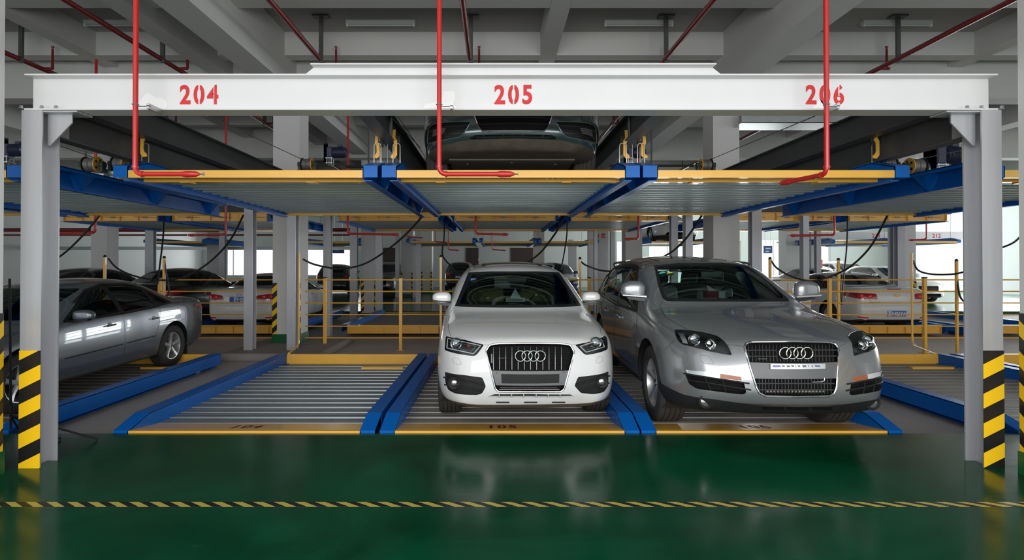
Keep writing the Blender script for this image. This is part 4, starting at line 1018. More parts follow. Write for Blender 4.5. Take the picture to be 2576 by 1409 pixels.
    def mirror_part(s, x, y, z, w, h, d, paint, two=None, strip=None):
        for side in (1, -1):
            mb = MB(); n = 24; rows = []
            for (fy, sc) in ((0, .22), (.02, .48), (.08, .72), (.22, .89), (.5, 1.0), (1, .95)):
                ring = []
                for k in range(n):
                    a = 2 * math.pi * k / n; ca, sa = math.cos(a), math.sin(a)
                    cx = abs(ca) ** .72 * (1 if ca > 0 else -1) * w / 2 * sc; u = cx / (w / 2)
                    cz = (abs(sa) ** .62 * (1.0 - .16 * max(0, u) ** 2)) * h / 2 * sc if sa > 0 else -abs(sa) ** .3 * .80 * (1 - .35 * max(0, u)) * h / 2 * (sc * .8 + .2)
                    ring.append((side * (x + cx), y + fy * d, z + cz))
                rows.append(ring)
            vs = [v for r_ in rows for v in r_]; fs = [(i * n + k, i * n + (k + 1) % n, (i + 1) * n + (k + 1) % n, (i + 1) * n + k) for i in range(5) for k in range(n)]
            fs += [tuple(range(n)), tuple(5 * n + k for k in range(n))]
            o = mb.add(vs, fs).build('wing_mirror', paint, s.t, smooth='full', local=True)
            m = o.modifiers.new('s', 'SUBSURF'); m.levels = 1; m.render_levels = 1
            zb = z - h * .40
            MB().prism([(side * (x - w * .50), zb + .006), (side * (x + w * .30), zb + .018), (side * (x + w * .22), zb - .004), (side * (x - w * .1), zb - .022), (side * (x - w * 1.0), zb - .045), (side * (x - w * 1.0), zb - .01)], 'y', y + d * .15, y + d * .75).build('mirror_foot', two or M_trimb, o, local=True)
            if strip:
                MB().prism([(side * (x - w * .49), zb + .012), (side * (x + w * .44), zb + .03), (side * (x + w * .49), zb + .048), (side * (x - w * .49), zb + .034)], 'y', y + .0, y + .05).build('mirror_strip', strip, o, local=True, bevel=.004)
    def undertray(s, m=None):
        s.bm.normal_update(); g = {}
        for v in s.bm.verts:
            if v.co.z < .46:
                d = v.normal.z + .62; g[v] = 0.0 if abs(d) < 1e-3 else d
        s.split(g)
        fs_ = [f for f in s.bm.faces if all(v in g and g[v] <= 0 for v in f.verts)]
        vm = {}; vs = []; fs = []
        for f in fs_:
            for v in f.verts:
                if v not in vm: vm[v] = len(vs); vs.append(v.co.copy())
            fs.append(tuple(vm[v] for v in f.verts))
        bmesh.ops.delete(s.bm, geom=fs_, context='FACES')
        MB().add(vs, fs).build('undertray', m or M_under, s.t, smooth=True, local=True)
M_tint = glassmat('windscreen_glass', (0.70, 0.86, 0.81), 1.30)
M_tintd = glassmat('tinted_side_glass', (0.22, 0.25, 0.25), 1.5)
M_lens = glassmat('clear_lens', (0.92, 0.94, 0.95), 1.45)
M_dglass = mat('dark_car_glass', (0.008, 0.010, 0.011), 0.04, spec=0.6)
M_trimb = mat('black_trim', (0.013, 0.013, 0.014), 0.35)
M_plast = mat('grey_black_plastic', (0.022, 0.022, 0.023), 0.6, bump=0.05, vscale=200, spec=.25)
M_hole = mat('matt_black', (0.008, 0.008, 0.008), 0.8, spec=.15)
M_hdark = mat('lamp_inner_panel', (0.07, 0.07, 0.075), 0.2, .5)
M_led = mat('pearl_reflector', (0.75, 0.77, 0.8), 0.25, .3)
M_chrome = mat('chrome', (0.82, 0.83, 0.84), 0.08, 1.0)
M_chromed = mat('dark_chrome', (0.17, 0.17, 0.18), 0.32, 1.0)
M_band = mat('grey_bumper_band', (0.15, 0.155, 0.16), 0.4, .2)
M_amber = mat('amber_reflector', (0.38, 0.12, 0.05), 0.3)
M_lampin = mat('lamp_housing', (0.22, 0.22, 0.23), 0.25, .6)
M_plateb = mat('plate_blue', (0.01, 0.12, 0.50), 0.4)
M_platew = mat('plate_white', (0.85, 0.87, 0.9), 0.5)
M_redl = mat('red_lamp', (0.42, 0.004, 0.010), 0.12, coat=1.0)
M_redb = mat('bright_red_lamp', (0.85, 0.02, 0.03), 0.15, coat=1.0)
M_seatd = mat('dark_upholstery', (0.035, 0.035, 0.036), 0.8)
M_seatg = mat('grey_leather', (0.52, 0.54, 0.50), 0.55)
M_fur = mat('brown_fur_cover', (0.34, 0.27, 0.12), 0.95, var=.6, vscale=25, bump=.6)
M_dash = mat('dashboard', (0.02, 0.021, 0.022), 0.7)
M_cream = mat('cream_trim', (0.42, 0.42, 0.38), 0.7)
M_under = mat('underbody', (0.075, 0.062, 0.048), 0.8, var=.5, vscale=12, bump=.3)
def paint(name, col, metal=0.0, rough=0.3, inside=(0.02, 0.02, 0.02)):
    return mat(name, col, rough, metal, coat=1.0, backdark=inside)
def rbox(name, x0, x1, y0, y1, z0, z1, m, parent, bev=0.04, sub=True):
    o = MB().box(x0, x1, y0, y1, z0, z1).build(name, m, parent, smooth='full', local=True)
    b = o.modifiers.new('b', 'BEVEL'); b.width = bev; b.segments = 3; return o
def plate(car, y, z, txt, back=False, w=.44, x=0.0):
    s = 1 if back else -1; y0 = y
    p = MB().box(x - w / 2, x + w / 2, min(y0, y0 + s * .008), max(y0, y0 + s * .008), z - .07, z + .07).build('number_plate', M_plateb, car.t, local=True)
    ux = Vector((-1, 0, 0)) if back else Vector((1, 0, 0))
    put_text('plate_text', txt, .125, (x, y0 + s * .0095, z), ux, (0, 0, 1), M_platew, p, local=True, sx=.70, weight=.0028)
    fr_ = MB(); t = .004
    for (a, b, c, d) in ((-w/2+.006, w/2-.006, .062, .062+t), (-w/2+.006, w/2-.006, -.062-t, -.062), (-w/2+.006, -w/2+.006+t, -.062, .062), (w/2-.006-t, w/2-.006, -.062, .062)):
        fr_.box(x + a, x + b, y0 + s * .009 - .0008, y0 + s * .009 + .0008, z + c, z + d)
    fr_.build('plate_border', M_platew, p, local=True)
    return p
# ---------------------------------------------------------------- white SUV on pallet 105
DZ = -0.040
P_q3 = dict(st=[0, .10, .28, .50, .80, 1.06, 1.16, 1.40, 1.75, 2.06, 2.2, 2.5, 3.1, 3.7, 4.0, 4.20, 4.33, 4.385],
    top=[(0, .90), (.10, .93), (.28, .975), (.5, 1.01), (.8, 1.05), (1.06, 1.082), (1.16, 1.115), (2.06, 1.56), (2.2, 1.602), (2.5, 1.635), (3.1, 1.655), (3.7, 1.62), (4.0, 1.56), (4.2, 1.28), (4.33, .95), (4.385, .85)],
    w=[(0, .66), (.10, .76), (.28, .865), (.5, .912), (.8, .915), (2, .912), (3.5, .91), (4.0, .87), (4.2, .82), (4.33, .75), (4.385, .66)],
    z5=[(0, .80), (.10, .83), (.28, .86), (.5, .89), (.8, .94), (1.12, .98), (1.32, 1.0), (3.5, 1.06), (4.0, 1.08), (4.33, .95), (4.385, .84)],
    x7=[(0, .42), (.10, .50), (.28, .60), (.5, .68), (.8, .72), (1.12, .77), (1.32, .80), (1.7, .775), (2.12, .735), (2.5, .70), (3.1, .68), (3.7, .65), (4.0, .61), (4.2, .60), (4.33, .5), (4.385, .42)],
    z7=[(0, .875), (.10, .905), (.28, .945), (.5, .985), (.8, 1.02), (1.12, 1.05), (1.32, 1.09), (1.7, 1.32), (2.12, 1.51), (2.5, 1.565), (3.1, 1.59), (3.7, 1.55), (4.0, 1.49), (4.2, 1.2), (4.33, .93), (4.385, .82)],
    g=[(0, 0), (1.0, 0), (1.5, 1), (3.9, 1), (4.3, 0)], zb=[(0, .25), (.3, .22), (3.9, .22), (4.385, .32)],
    nose=[.10, .02, .0, .0, .02, .06, .08], tail=[.1, .0, .0, .02, .05, .1, .1], bulge=(.10, .05), bow=[(.8, 0), (1.06, -.07), (1.16, -.10), (2.06, -.09), (2.5, 0)], cr=[(0, .95), (.5, .955), (1.3, .975), (3.9, .97)])
W_q3 = paint('pearl_white_paint', (0.80, 0.81, 0.81), rough=0.32)
q3 = Car('white_suv', 'white SUV with four-ring badge parked on pallet 105, facing the camera', 'car', P_q3, (0.33, 4.99, DZ), 0.040, W_q3, level=4)
def sx(pts, ox=1050, oy=640, k=3.354): return [(ox + a / k, oy + b / k) for a, b in pts]
def mirx(poly): return [(-a, b) for a, b in poly][::-1]
# windscreen
ws_o = sx([(430, 152), (620, 143), (830, 140), (1040, 143), (1222, 155), (1400, 437), (315, 437)])
ws_i = sx([(462, 172), (640, 160), (830, 157), (1030, 160), (1196, 174), (1350, 410), (1340, 418), (372, 418), (360, 408)])
def symm(pl):
    n = len(pl); i0 = next(i for i in range(n) if pl[i][0] < -.02 and pl[i - 1][0] >= -.02)
    L_ = [pl[(i0 + k) % n] for k in range(n)]; L_ = [p for p in L_ if p[0] < -.02]
    return L_ + [(-a, b) for a, b in L_[::-1]]
po = symm(q3.tolocal(ws_o, 'F')); pi = symm(q3.tolocal(ws_i, 'F'))
print('Q3 ws', [(round(a,2), round(b,2)) for a, b in po])
Y_W = (0.9, 2.45)
glass = q3.feature('windscreen', pi, 'F', M_tint, ylim=Y_W)
q3.feature('windscreen_frame', po, 'F', M_trimb, ylim=Y_W, parent=glass)
# side windows (local side view)
sw = [[(1.48, 1.06), (2.25, 1.44), (2.42, 1.475), (2.42, 1.05)], [(2.50, 1.05), (2.50, 1.48), (3.1, 1.495), (3.28, 1.45), (3.28, 1.07)], [(3.36, 1.09), (3.36, 1.44), (3.62, 1.40), (3.82, 1.22), (3.80, 1.12)]]
for sd in (1, -1):
    for p in sw: q3.feature('side_window', roundpoly(p, .04), 'S', M_tintd, side=sd, wall=M_trimb, depth=.006)
for sd in (1, -1): q3.feature('window_frame', roundpoly([(1.38, 1.03), (2.22, 1.475), (2.44, 1.52), (3.1, 1.535), (3.4, 1.50), (3.66, 1.44), (3.90, 1.21), (3.86, 1.09), (3.3, 1.045), (2.4, 1.025)], .04), 'S', M_trimb, side=sd)
q3.feature('rear_window', roundpoly([(-.52, 1.13), (.52, 1.13), (.50, 1.42), (-.50, 1.42)], .05), 'R', M_tintd, depth=.006)
# headlights
for k, out in enumerate((sx([(165, 38), (500, 108), (830, 190), (765, 285), (700, 368), (650, 395), (130, 285), (150, 60)], 1100, 840, 7.046), sx([(1330, 762), (1580, 685), (1597, 700), (1605, 800), (1430, 850), (1405, 840)]))):
    pl = q3.tolocal(out, 'F')
    hl = q3.feature('headlight', roundpoly(pl, .012), 'F', M_hdark, depth=.035, wall=M_trimb)
    cx = sum(p[0] for p in pl) / len(pl); cz = sum(p[1] for p in pl) / len(pl)
    s1 = -1 if k == 0 else 1
    proj = q3.hit(*( (1147.5, 864.5) if k == 0 else (1498.5, 862.5)))
    led = sx([(180, 75), (770, 205), (640, 350), (165, 250)], 1100, 840, 7.046) if k == 0 else sx([(1372, 775), (1555, 715), (1580, 780), (1425, 825)])
    q3.line('light_strip', led, .0055, M_led, hl, closed=True, off=-.004)
    mb = MB(); c = proj + Vector((0, .012, 0))
    mb.lathe([(.045, -.02), (.052, -.024), (.058, -.018), (.05, 0), (.038, .01)], c, 'y', 28); mb.build('chrome_bezel', M_chrome, hl, smooth=True, local=True)
    MB().lathe([(0, -.016), (.018, -.012), (.031, 0), (.034, .012)], c, 'y', 24).build('projector_lens', mat('projector_glass', (.55, .6, .66), .05, .6), hl, smooth=True, local=True)
    tp_ = q3.hit(*((1179, 868.5) if k == 0 else (1475, 868))) + Vector((0, .02, 0))
    MB().lathe([(0, .01), (.014, .004), (.019, -.004)], tp_, 'y', 18).build('turn_signal', M_amber, hl, smooth=True, local=True)
    q3.line('inner_panel', [(a + (1172 - a) * .35 if k == 0 else a + (1478 - a) * .35, b + (869 - b) * .35) for a, b in led], .006, M_lampin, hl, closed=True, off=-.02)
    q3b = [(a, b) for a, b in pl]
    vs = []; N = len(q3b)
    # clear lens follows the bodywork
    lens = MB(); ring = [q3.drop('F', a, b, .001) for a, b in roundpoly(pl, .012)]; mid = [q3.drop('F', cx + (a - cx) * .5, cz + (b - cz) * .5, .003) for a, b in roundpoly(pl, .012)]; ctr = q3.drop('F', cx, cz, .004)
    n = len(ring); lens.add(ring + mid + [ctr], [(i, (i + 1) % n, n + (i + 1) % n, n + i) for i in range(n)] + [(n + i, n + (i + 1) % n, 2 * n) for i in range(n)])
    lens.build('lens', M_lens, hl, smooth='full', local=True)
# grille
gr = sx([(610, 765), (690, 752), (945, 749), (1200, 752), (1290, 765), (1323, 825), (1240, 1130), (1215, 1158), (945, 1160), (680, 1158), (655, 1130), (577, 815)])
gl = q3.tolocal(gr, 'F'); cxg = sum(p[0] for p in gl) / len(gl)
gp = q3.feature('grille', roundpoly(gl, .02), 'F', M_hole, depth=.05, wall=M_hole)
q3.line('chrome_surround', [(a, b) for a, b in roundpoly(gr, 6)], .009, M_chrome, gp, closed=True, off=.001, sub=2, n=8)
for k in range(13):
    X = 640 + k * 52.5
    if X > 1265: break
    yb = 975
    if 820 < X < 1090: q3.line('grille_bar', sx([(X, 778), (X, 815)]), .0045, M_chromed, gp, off=-.012, sub=3); q3.line('grille_bar', sx([(X, 903), (X, yb)]), .0045, M_chromed, gp, off=-.012, sub=3)
    else: q3.line('grille_bar', sx([(X, 782), (X, yb)]), .0045, M_chromed, gp, off=-.012, sub=4)
for y in (828, 877, 925):
    for xa, xb in ((610, 825), (1080, 1300)): q3.line('cross_bar', sx([(xa + (y - 828) * .2, y), (xb - (y - 828) * .2, y)]), .003, M_trimb, gp, off=-.018, sub=4)
bandp = q3.tolocal(sx([(628, 980), (1285, 980), (1247, 1105), (662, 1105)]), 'F')
def patch(car, name, poly, off, m, parent, space='F', thick=.012, nx=12, nz=4):
    """curved plate following the body over a quad poly (tl,tr,br,bl)"""
    tl, tr, br, bl = [Vector(p) for p in poly]; vs = []; fs = []
    for L_ in (0, -thick):
        for j in range(nz + 1):
            for i in range(nx + 1):
                a = tl.lerp(tr, i / nx); b = bl.lerp(br, i / nx); p = a.lerp(b, j / nz); vs.append(car.drop(space, p.x, p.y, off + L_))
    n = nx + 1; N = n * (nz + 1)
    for j in range(nz):
        for i in range(nx):
            q = (j * n + i, j * n + i + 1, (j + 1) * n + i + 1, (j + 1) * n + i); fs += [q, tuple(N + v for v in q[::-1])]
    bd = [(j * n, (j + 1) * n) for j in range(nz)] + [((j + 1) * n + nx, j * n + nx) for j in range(nz)] + [(i + 1, i) for i in range(nx)] + [(nz * n + i, nz * n + i + 1) for i in range(nx)]
    for a, b in bd: fs.append((a, b, N + b, N + a))
    return MB().add(vs, fs).build(name, m, parent, smooth=True, local=True)
patch(q3, 'plate_band', bandp, -.004, mat('grey_front_band', (.16, .165, .17), .45, .1), gp)
patch(q3, 'plate_recess', q3.tolocal(sx([(708, 1010), (1197, 1010), (1195, 1085), (712, 1088)]), 'F'), .002, M_plast, gp)
q3.line('lower_slat', sx([(700, 1127), (1180, 1127)]), .004, M_chromed, gp, off=-.01); q3.line('lower_slat', sx([(690, 1143), (1200, 1143)]), .003, mat('pinkish_light_metal', (.5, .43, .4), .4), gp, off=-.01)
def rings(car, centres, r, parent, off=.012, tr=.0058):
    c4 = [car.hit(x, y, 0) for x, y in centres]; ym = min(c.y for c in c4) - off
    for c in c4:
        MB().tube([(c.x + r * math.cos(a), ym, c.z + r * math.sin(a)) for a in [2 * math.pi * k / 40 for k in range(40)]], tr, 8, closed=True).build('badge_ring', M_chrome, parent, smooth=True, local=True)
rings(q3, [(1308.8, 895.5), (1325.5, 895.5), (1341.9, 895.5), (1358.6, 895.5)], .0475, gp)
q3.line('model_badge', sx([(682, 877), (752, 877)]), .0045, M_chrome, gp, off=.0)
patch(q3, 'sticker', q3.tolocal(sx([(620, 838), (631, 838), (631, 915), (620, 915)]), 'F'), -.008, M_band, gp, nx=1, nz=3, thick=.004)
# fog lamp grilles
for k, (out, fc) in enumerate(((sx([(135, 670), (470, 728), (800, 775), (862, 935), (790, 1060), (700, 1085), (480, 1078), (300, 1050), (190, 990), (140, 850)], 1100, 840, 7.046), (1142.4, 963.5)), (sx([(1325, 1110), (1355, 1035), (1612, 985), (1610, 1110), (1575, 1160), (1480, 1180), (1380, 1170)]), (1513.6, 960.5)))):
    pl = q3.tolocal(out, 'F')
    fg = q3.feature('fog_grille', roundpoly(pl, .015), 'F', M_plast, depth=.02, wall=M_plast)
    for (xa, ya, xb, yb) in (((115, 768, 835, 898), (130, 900, 800, 1008)) if k == 0 else ()): q3.line('fog_grille_bar', sx([(xa, ya), ((xa + xb) / 2, (ya + yb) / 2 - 5), (xb, yb)], 1100, 840, 7.046), .008, M_plast, fg, off=.0)
    for (a, b) in ((((1340, 1100), (1622, 1025)), ((1365, 1145), (1618, 1085))) if k else ()): q3.line('fog_grille_bar', sx([a, b]), .008, M_plast, fg, off=.0)
    c = q3.hit(*fc) + Vector((0, .0, 0))
    MB().lathe([(.062, .015), (.062, -.008), (.052, -.02), (.036, -.016), (.034, .0)], c, 'y', 28).build('fog_lamp_ring', M_plast, fg, smooth=True, local=True)
    MB().lathe([(0, -.006), (.018, -.004), (.033, .004)], c, 'y', 20).build('fog_lamp', mat('fog_glass', (.62, .62, .6), .06, .85), fg, smooth=True, local=True)
# lower intake slot
sl = q3.tolocal(sx([(600, 1197), (650, 1180), (945, 1178), (1290, 1182), (1335, 1203), (1310, 1212), (945, 1216), (600, 1212)]), 'F')
li = q3.feature('lower_intake', sl, 'F', M_trimb, depth=.03, wall=W_q3)
for X in (690, 795, 897, 1003, 1105, 1205): q3.line('intake_fin', sx([(X, 1181), (X, 1212)]), .0045, mat('light_fin', (.6, .58, .55), .4), li, off=-.004, sub=2)
for X in ((720, 40), (955, 40), (1190, 40)): q3.line('lip_insert', sx([(X[0] - 55, 1248), (X[0] + 55, 1248)]), .008, M_plast, off=.0)
for X, Y in ((672, 1000), (1237, 995)): q3.line('parking_sensor', sx([(X + 8 * math.cos(a), Y + 8 * math.sin(a)) for a in [k * .785 for k in range(8)]]), .0012, M_trimb, gp, closed=True, off=-.003, sub=1)
for pts in ([(295, 875), (345, 873), (372, 920), (365, 930), (310, 922)], [(1520, 868), (1560, 862), (1562, 905), (1512, 920), (1506, 912)]):
    q3.line('washer_cover', sx(pts), .0012, M_band, closed=True, off=.0)
# shut lines
seam = mat('panel_gap', (.02, .02, .02), .8)
q3.line('panel_gap', sx([(315, 440), (268, 500), (258, 570), (265, 640), (283, 692)]), .0018, seam); q3.line('panel_gap', sx([(1405, 440), (1500, 540), (1540, 610), (1552, 685)]), .0018, seam)
q3.line('panel_gap', sx([(560, 762), (640, 772)]), .0015, seam); q3.line('panel_gap', sx([(1290, 765), (1335, 760)]), .0015, seam)
q3.line('hood_crease', sx([(465, 468), (830, 462), (1190, 468)]), .0012, seam, off=-.0005)
for sd in (1, -1):
    q3.line('panel_gap', [(1.36, .95), (1.30, .62), (1.36, .32)], .002, seam, space='S', side=sd); q3.line('panel_gap', [(2.46, 1.03), (2.46, .32)], .002, seam, space='S', side=sd)
    q3.line('sill_trim', [(1.25, .30), (3.0, .30)], .03, M_plast, space='S', side=sd, off=-.012)
    for y in (1.9, 2.95):
        q3.line('door_handle', [(y, .93), (y + .18, .935)], .014, W_q3, space='S', side=sd, off=.012, sub=3)
# roof: rails and sunroof
for sd in (1, -1):
    pts = [(sd * .56, 2.35), (sd * .57, 2.5), (sd * .575, 3.1), (sd * .565, 3.7), (sd * .54, 3.95)]
    P3 = [q3.drop('T', a, b, o) for (a, b), o in zip(pts, (.0, .045, .05, .045, .0))]
    MB().tube(smoothpath(P3, 6), .016, 8).build('roof_rail', M_galv, q3.t, smooth=True, local=True)
q3.feature('sunroof', roundpoly([(-.42, 2.30), (.42, 2.30), (.42, 3.15), (-.42, 3.15)], .08), 'T', M_dglass, lift=.012, ylim=(2.2, 3.3), wall=M_trimb)
q3.mirror_part(.925, 1.50, 1.195, .235, .165, .12, W_q3, two=M_trimb, strip=M_trimb)
q3.wheels((.85, 3.453), .345, .235, .90, 'twin5', lvl=1)
q3.finish()
# interior
def interior(car, y0, zb, w, seats, m, dashm, y_seat=2.2, zs=.62, rear=True, col_head=None, head=True, zw=1.0):
    IN = car.t
    rbox('dashboard', -w, w, y0 - .12, y0 + .42, zb - .35, zb, dashm, IN, .05)
    for x in (-.37, .37):
        st_ = rbox('seat', x - .25, x + .25, y_seat - .35, y_seat + .18, zs - .2, zs - .02, m, IN, .06)
        o = rbox('seat_back', x - .24, x + .24, y_seat + .12, y_seat + .26, zs - .1, zs + .50, m, st_, .07)
        if head: rbox('headrest', x - .13, x + .13, y_seat + .17, y_seat + .27, zs + .53, zs + .70, col_head or m, st_, .04)
    if rear:
        st_ = rbox('rear_seat', -w + .08, w - .08, y_seat + .8, y_seat + 1.3, zs - .15, zs, m, IN, .06)
        rbox('seat_back', -w + .08, w - .08, y_seat + 1.2, y_seat + 1.35, zs - .1, zs + .5, m, st_, .06)
        for x in (-.4, .4): rbox('headrest', x - .12, x + .12, y_seat + 1.25, y_seat + 1.34, zs + .5, zs + .66, m, st_, .03)
    rbox('cabin_floor', -w, w, y0, y_seat + 1.5, .28, .32, M_seatd, IN, .01)
    sw_ = MB(); cx = .37; r = .185; ys = y0 + .50; zz = zw; tilt = .45
    sw_.tube([(cx + r * math.cos(a), ys - math.sin(a) * r * math.sin(tilt) * -1, zz + r * math.sin(a) * math.cos(tilt)) for a in [2 * math.pi * k / 32 for k in range(32)]], .016, 8, closed=True)
    w1 = sw_.build('steering_wheel', M_dash, IN, smooth=True, local=True)
    rbox('steering_hub', cx - .08, cx + .08, ys - .02, ys + .04, zz - .06, zz + .05, M_dash, w1, .03)
    for a, b in ((-.18, -.07), (.07, .18)): MB().box(cx + a, cx + b, ys - .01, ys + .01, zz - .02, zz + .02).build('steering_spoke', M_dash, w1, local=True)
interior(q3, 1.44, 1.135, .66, 2, M_seatd, M_dash, y_seat=2.35, zs=.72, zw=1.06)
for x in (-.37, .37):
    mb = MB()
    o = rbox('fur_seat_cover', x - .26, x + .26, 2.42, 2.50, .90, 1.28, M_fur, q3.t, .05)
def px_in(car, px, py, ylocal):
    o = car.MI @ Vector((0, 0, CH)); d = (car.MI @ at(px, py, 5.0)) - o; t = (ylocal - o.y) / d.y; return o + d * t
c = px_in(q3, 1300, 703.5, 1.98); M_mint = mat('mirror_back', (.42, .45, .42), .4)
mr = rbox('rear_view_mirror', c.x - .125, c.x + .125, c.y, c.y + .03, c.z - .035, c.z + .035, M_mint, q3.t, .025)
MB().tube([(c.x, c.y + .01, c.z + .03), (c.x, c.y + .06, c.z + .10)], [.03, .045], 10).build('mirror_mount', M_dash, mr, local=True)
# tissue pack lying on the dash
def worldT(car, name, label, cat, lp): return T(name, label, cat, car.M @ Vector(lp), car.t.rotation_euler.z)
c = px_in(q3, 1296, 759, 1.50); zt = max(c.z, 1.136)
tb = worldT(q3, 'tissue_box', 'white tissue pack with a pulled tissue on the dashboard of the white SUV', 'tissue box', (c.x, 1.50, zt))
MB().box(-.115, .115, -.05, .05, 0, .045).build('box', M_platew, tb, local=True)
MB().box(-.07, .09, -.0515, -.0505, .018, .028).build('printed_line', mat('grey_print', (.1, .12, .1), .6), tb, local=True)
MB().box(-.095, -.085, -.0515, -.0505, .017, .03).build('red_mark', M_redb, tb, local=True)
o = MB().add([(-.06, -.02, .045), (.07, -.03, .045), (.075, .03, .05), (-.05, .035, .05), (-.035, 0, .10), (.03, .01, .11), (.0, .0, .165), (.05, .02, .085)], [(0, 1, 7, 5), (0, 5, 4), (4, 5, 6), (1, 2, 7), (2, 3, 4, 5), (2, 5, 7), (3, 0, 4), (4, 6, 5)]).build('tissue', M_platew, tb, local=True)
c = px_in(q3, 1191, 704, 1.78); p_ = q3.hit(1191, 704, -.006)
stk = MB().box(p_.x - .035, p_.x + .035, p_.y, p_.y + .002, p_.z - .022, p_.z + .022).build('window_sticker', M_signb, q3.t, local=True)
put_text('sticker_marks', '• • • •', .03, (p_.x, p_.y - .001, p_.z - .014), (1, 0, 0), (0, 0, 1), M_platew, stk, local=True)
for (a, b) in ((1227, 750), (1349, 742)):
    c = px_in(q3, a, b, 1.62); MB().box(c.x - .018, c.x + .018, 1.62, 1.622, c.z - .012, c.z + .012).build('yellow_tag', mat('yellow_tag', (.75, .75, .2), .6), q3.t, local=True)
# ---------------------------------------------------------------- silver SUV on pallet 106
def s7(pts): return sx(pts, 1490, 620, 3.0625)
def s5(pts): return sx(pts, 1640, 640, 6.133)
def s6(pts): return sx(pts, 1840, 840, 5.872)
P_q7 = dict(st=[0, .10, .28, .50, .85, 1.18, 1.29, 1.50, 1.85, 2.14, 2.28, 2.7, 3.4, 4.1, 4.5, 4.75, 4.95, 5.086],
    top=[(0, .955), (.1, .985), (.28, 1.03), (.5, 1.075), (.85, 1.125), (1.18, 1.165), (1.29, 1.205), (2.14, 1.625), (2.28, 1.665), (2.7, 1.72), (3.4, 1.745), (4.1, 1.72), (4.5, 1.67), (4.75, 1.45), (4.95, 1.15), (5.086, .98)],
    w=[(0, .72), (.10, .83), (.28, .93), (.50, .98), (.85, .995), (1.4, .985), (3.6, .985), (4.2, .985), (4.6, .94), (4.95, .84), (5.086, .74)],
    z5=[(0, .87), (.1, .90), (.28, .95), (.5, .995), (.85, 1.03), (1.29, 1.06), (3.0, 1.10), (4.4, 1.14), (4.75, 1.12), (4.95, 1.02), (5.086, .93)],
    x7=[(0, .45), (.1, .53), (.28, .64), (.5, .73), (.85, .79), (1.18, .83), (1.29, .85), (1.85, .825), (2.14, .795), (2.28, .775), (2.7, .76), (3.4, .74), (4.1, .70), (4.5, .66), (4.75, .68), (4.95, .62), (5.086, .52)],
    z7=[(0, .93), (.1, .955), (.28, 1.0), (.5, 1.045), (.85, 1.09), (1.18, 1.12), (1.29, 1.145), (2.14, 1.555), (2.28, 1.595), (2.7, 1.65), (3.4, 1.675), (4.1, 1.65), (4.5, 1.60), (4.75, 1.40), (4.95, 1.12), (5.086, .96)],
    g=[(0, 0), (1.1, 0), (1.55, 1), (4.4, 1), (4.8, .2)], zb=[(0, .325), (.28, .285), (.6, .24), (4.5, .24), (5.086, .34)],
    nose=[.16, .05, .0, .0, .03, .08, .10], tail=[.1, .0, .0, .02, .05, .1, .1], bulge=(.14, .06), bow=[(.85, 0), (1.18, -.09), (1.29, -.12), (2.14, -.10), (2.7, 0)], cr=[(0, .955), (.5, .965), (1.3, .975), (4.4, .965)])
W_q7 = paint('silver_grey_paint', (0.30, 0.31, 0.325), metal=0.5, rough=0.27)
q7 = Car('silver_suv', 'silver SUV with four-ring badge parked on pallet 106, seen from its front left', 'car', P_q7, (2.53, 4.53, DZ), -0.028, W_q7, level=4)
po = q7.tolocal(s7([(470, 146), (660, 128), (850, 122), (1080, 125), (1275, 148), (1420, 255), (1588, 420), (1545, 430), (1050, 425), (570, 421), (540, 400), (503, 290)]), 'F')
pi = q7.tolocal(s5([(75, 195), (450, 170), (900, 150), (1300, 165), (1560, 195), (1640, 240), (1850, 440), (2120, 650), (2100, 680), (1500, 690), (700, 685), (260, 672), (195, 630), (135, 440)]), 'F')
po = symm(po); pi = symm(pi); print('Q7 ws', [(round(a,2), round(b,2)) for a, b in po])
g7 = q7.feature('windscreen', pi, 'F', M_tint, ylim=(.9, 2.6)); q7.feature('windscreen_frame', po, 'F', M_trimb, ylim=(.9, 2.6), parent=g7)
w7 = [[(1.60, 1.09), (2.16, 1.43), (2.40, 1.54), (2.66, 1.575), (2.66, 1.09)], [(2.73, 1.09), (2.73, 1.58), (3.4, 1.585), (3.72, 1.565), (3.72, 1.13)], [(3.79, 1.135), (3.79, 1.56), (4.12, 1.53), (4.40, 1.40), (4.58, 1.22), (4.52, 1.18)]]
M_tint7 = glassmat('grey_side_glass', (0.30, 0.34, 0.34), 1.5)
for sd in (1, -1):
    for p in w7: q7.feature('side_window', roundpoly(p, .05), 'S', M_tint7, side=sd, wall=M_trimb, depth=.006)
    q7.feature('window_frame', roundpoly([(1.50, 1.065), (2.14, 1.455), (2.40, 1.57), (2.70, 1.605), (3.4, 1.612), (3.76, 1.595), (4.16, 1.555), (4.46, 1.41), (4.66, 1.20), (4.55, 1.15), (3.74, 1.105), (2.7, 1.06)], .06), 'S', M_trimb, side=sd)
    q7.line('window_trim', roundpoly([(1.50, 1.065), (2.14, 1.455), (2.40, 1.57), (2.70, 1.605), (3.4, 1.612), (3.76, 1.595), (4.16, 1.555), (4.46, 1.41), (4.66, 1.20), (4.55, 1.15), (3.74, 1.105), (2.7, 1.06)], .06), .009, M_trimb, space='S', side=sd, closed=True, sub=3)
q7.feature('rear_window', roundpoly([(-.60, 1.2), (.60, 1.2), (.55, 1.52), (-.55, 1.52)], .06), 'R', M_tint, depth=.006)
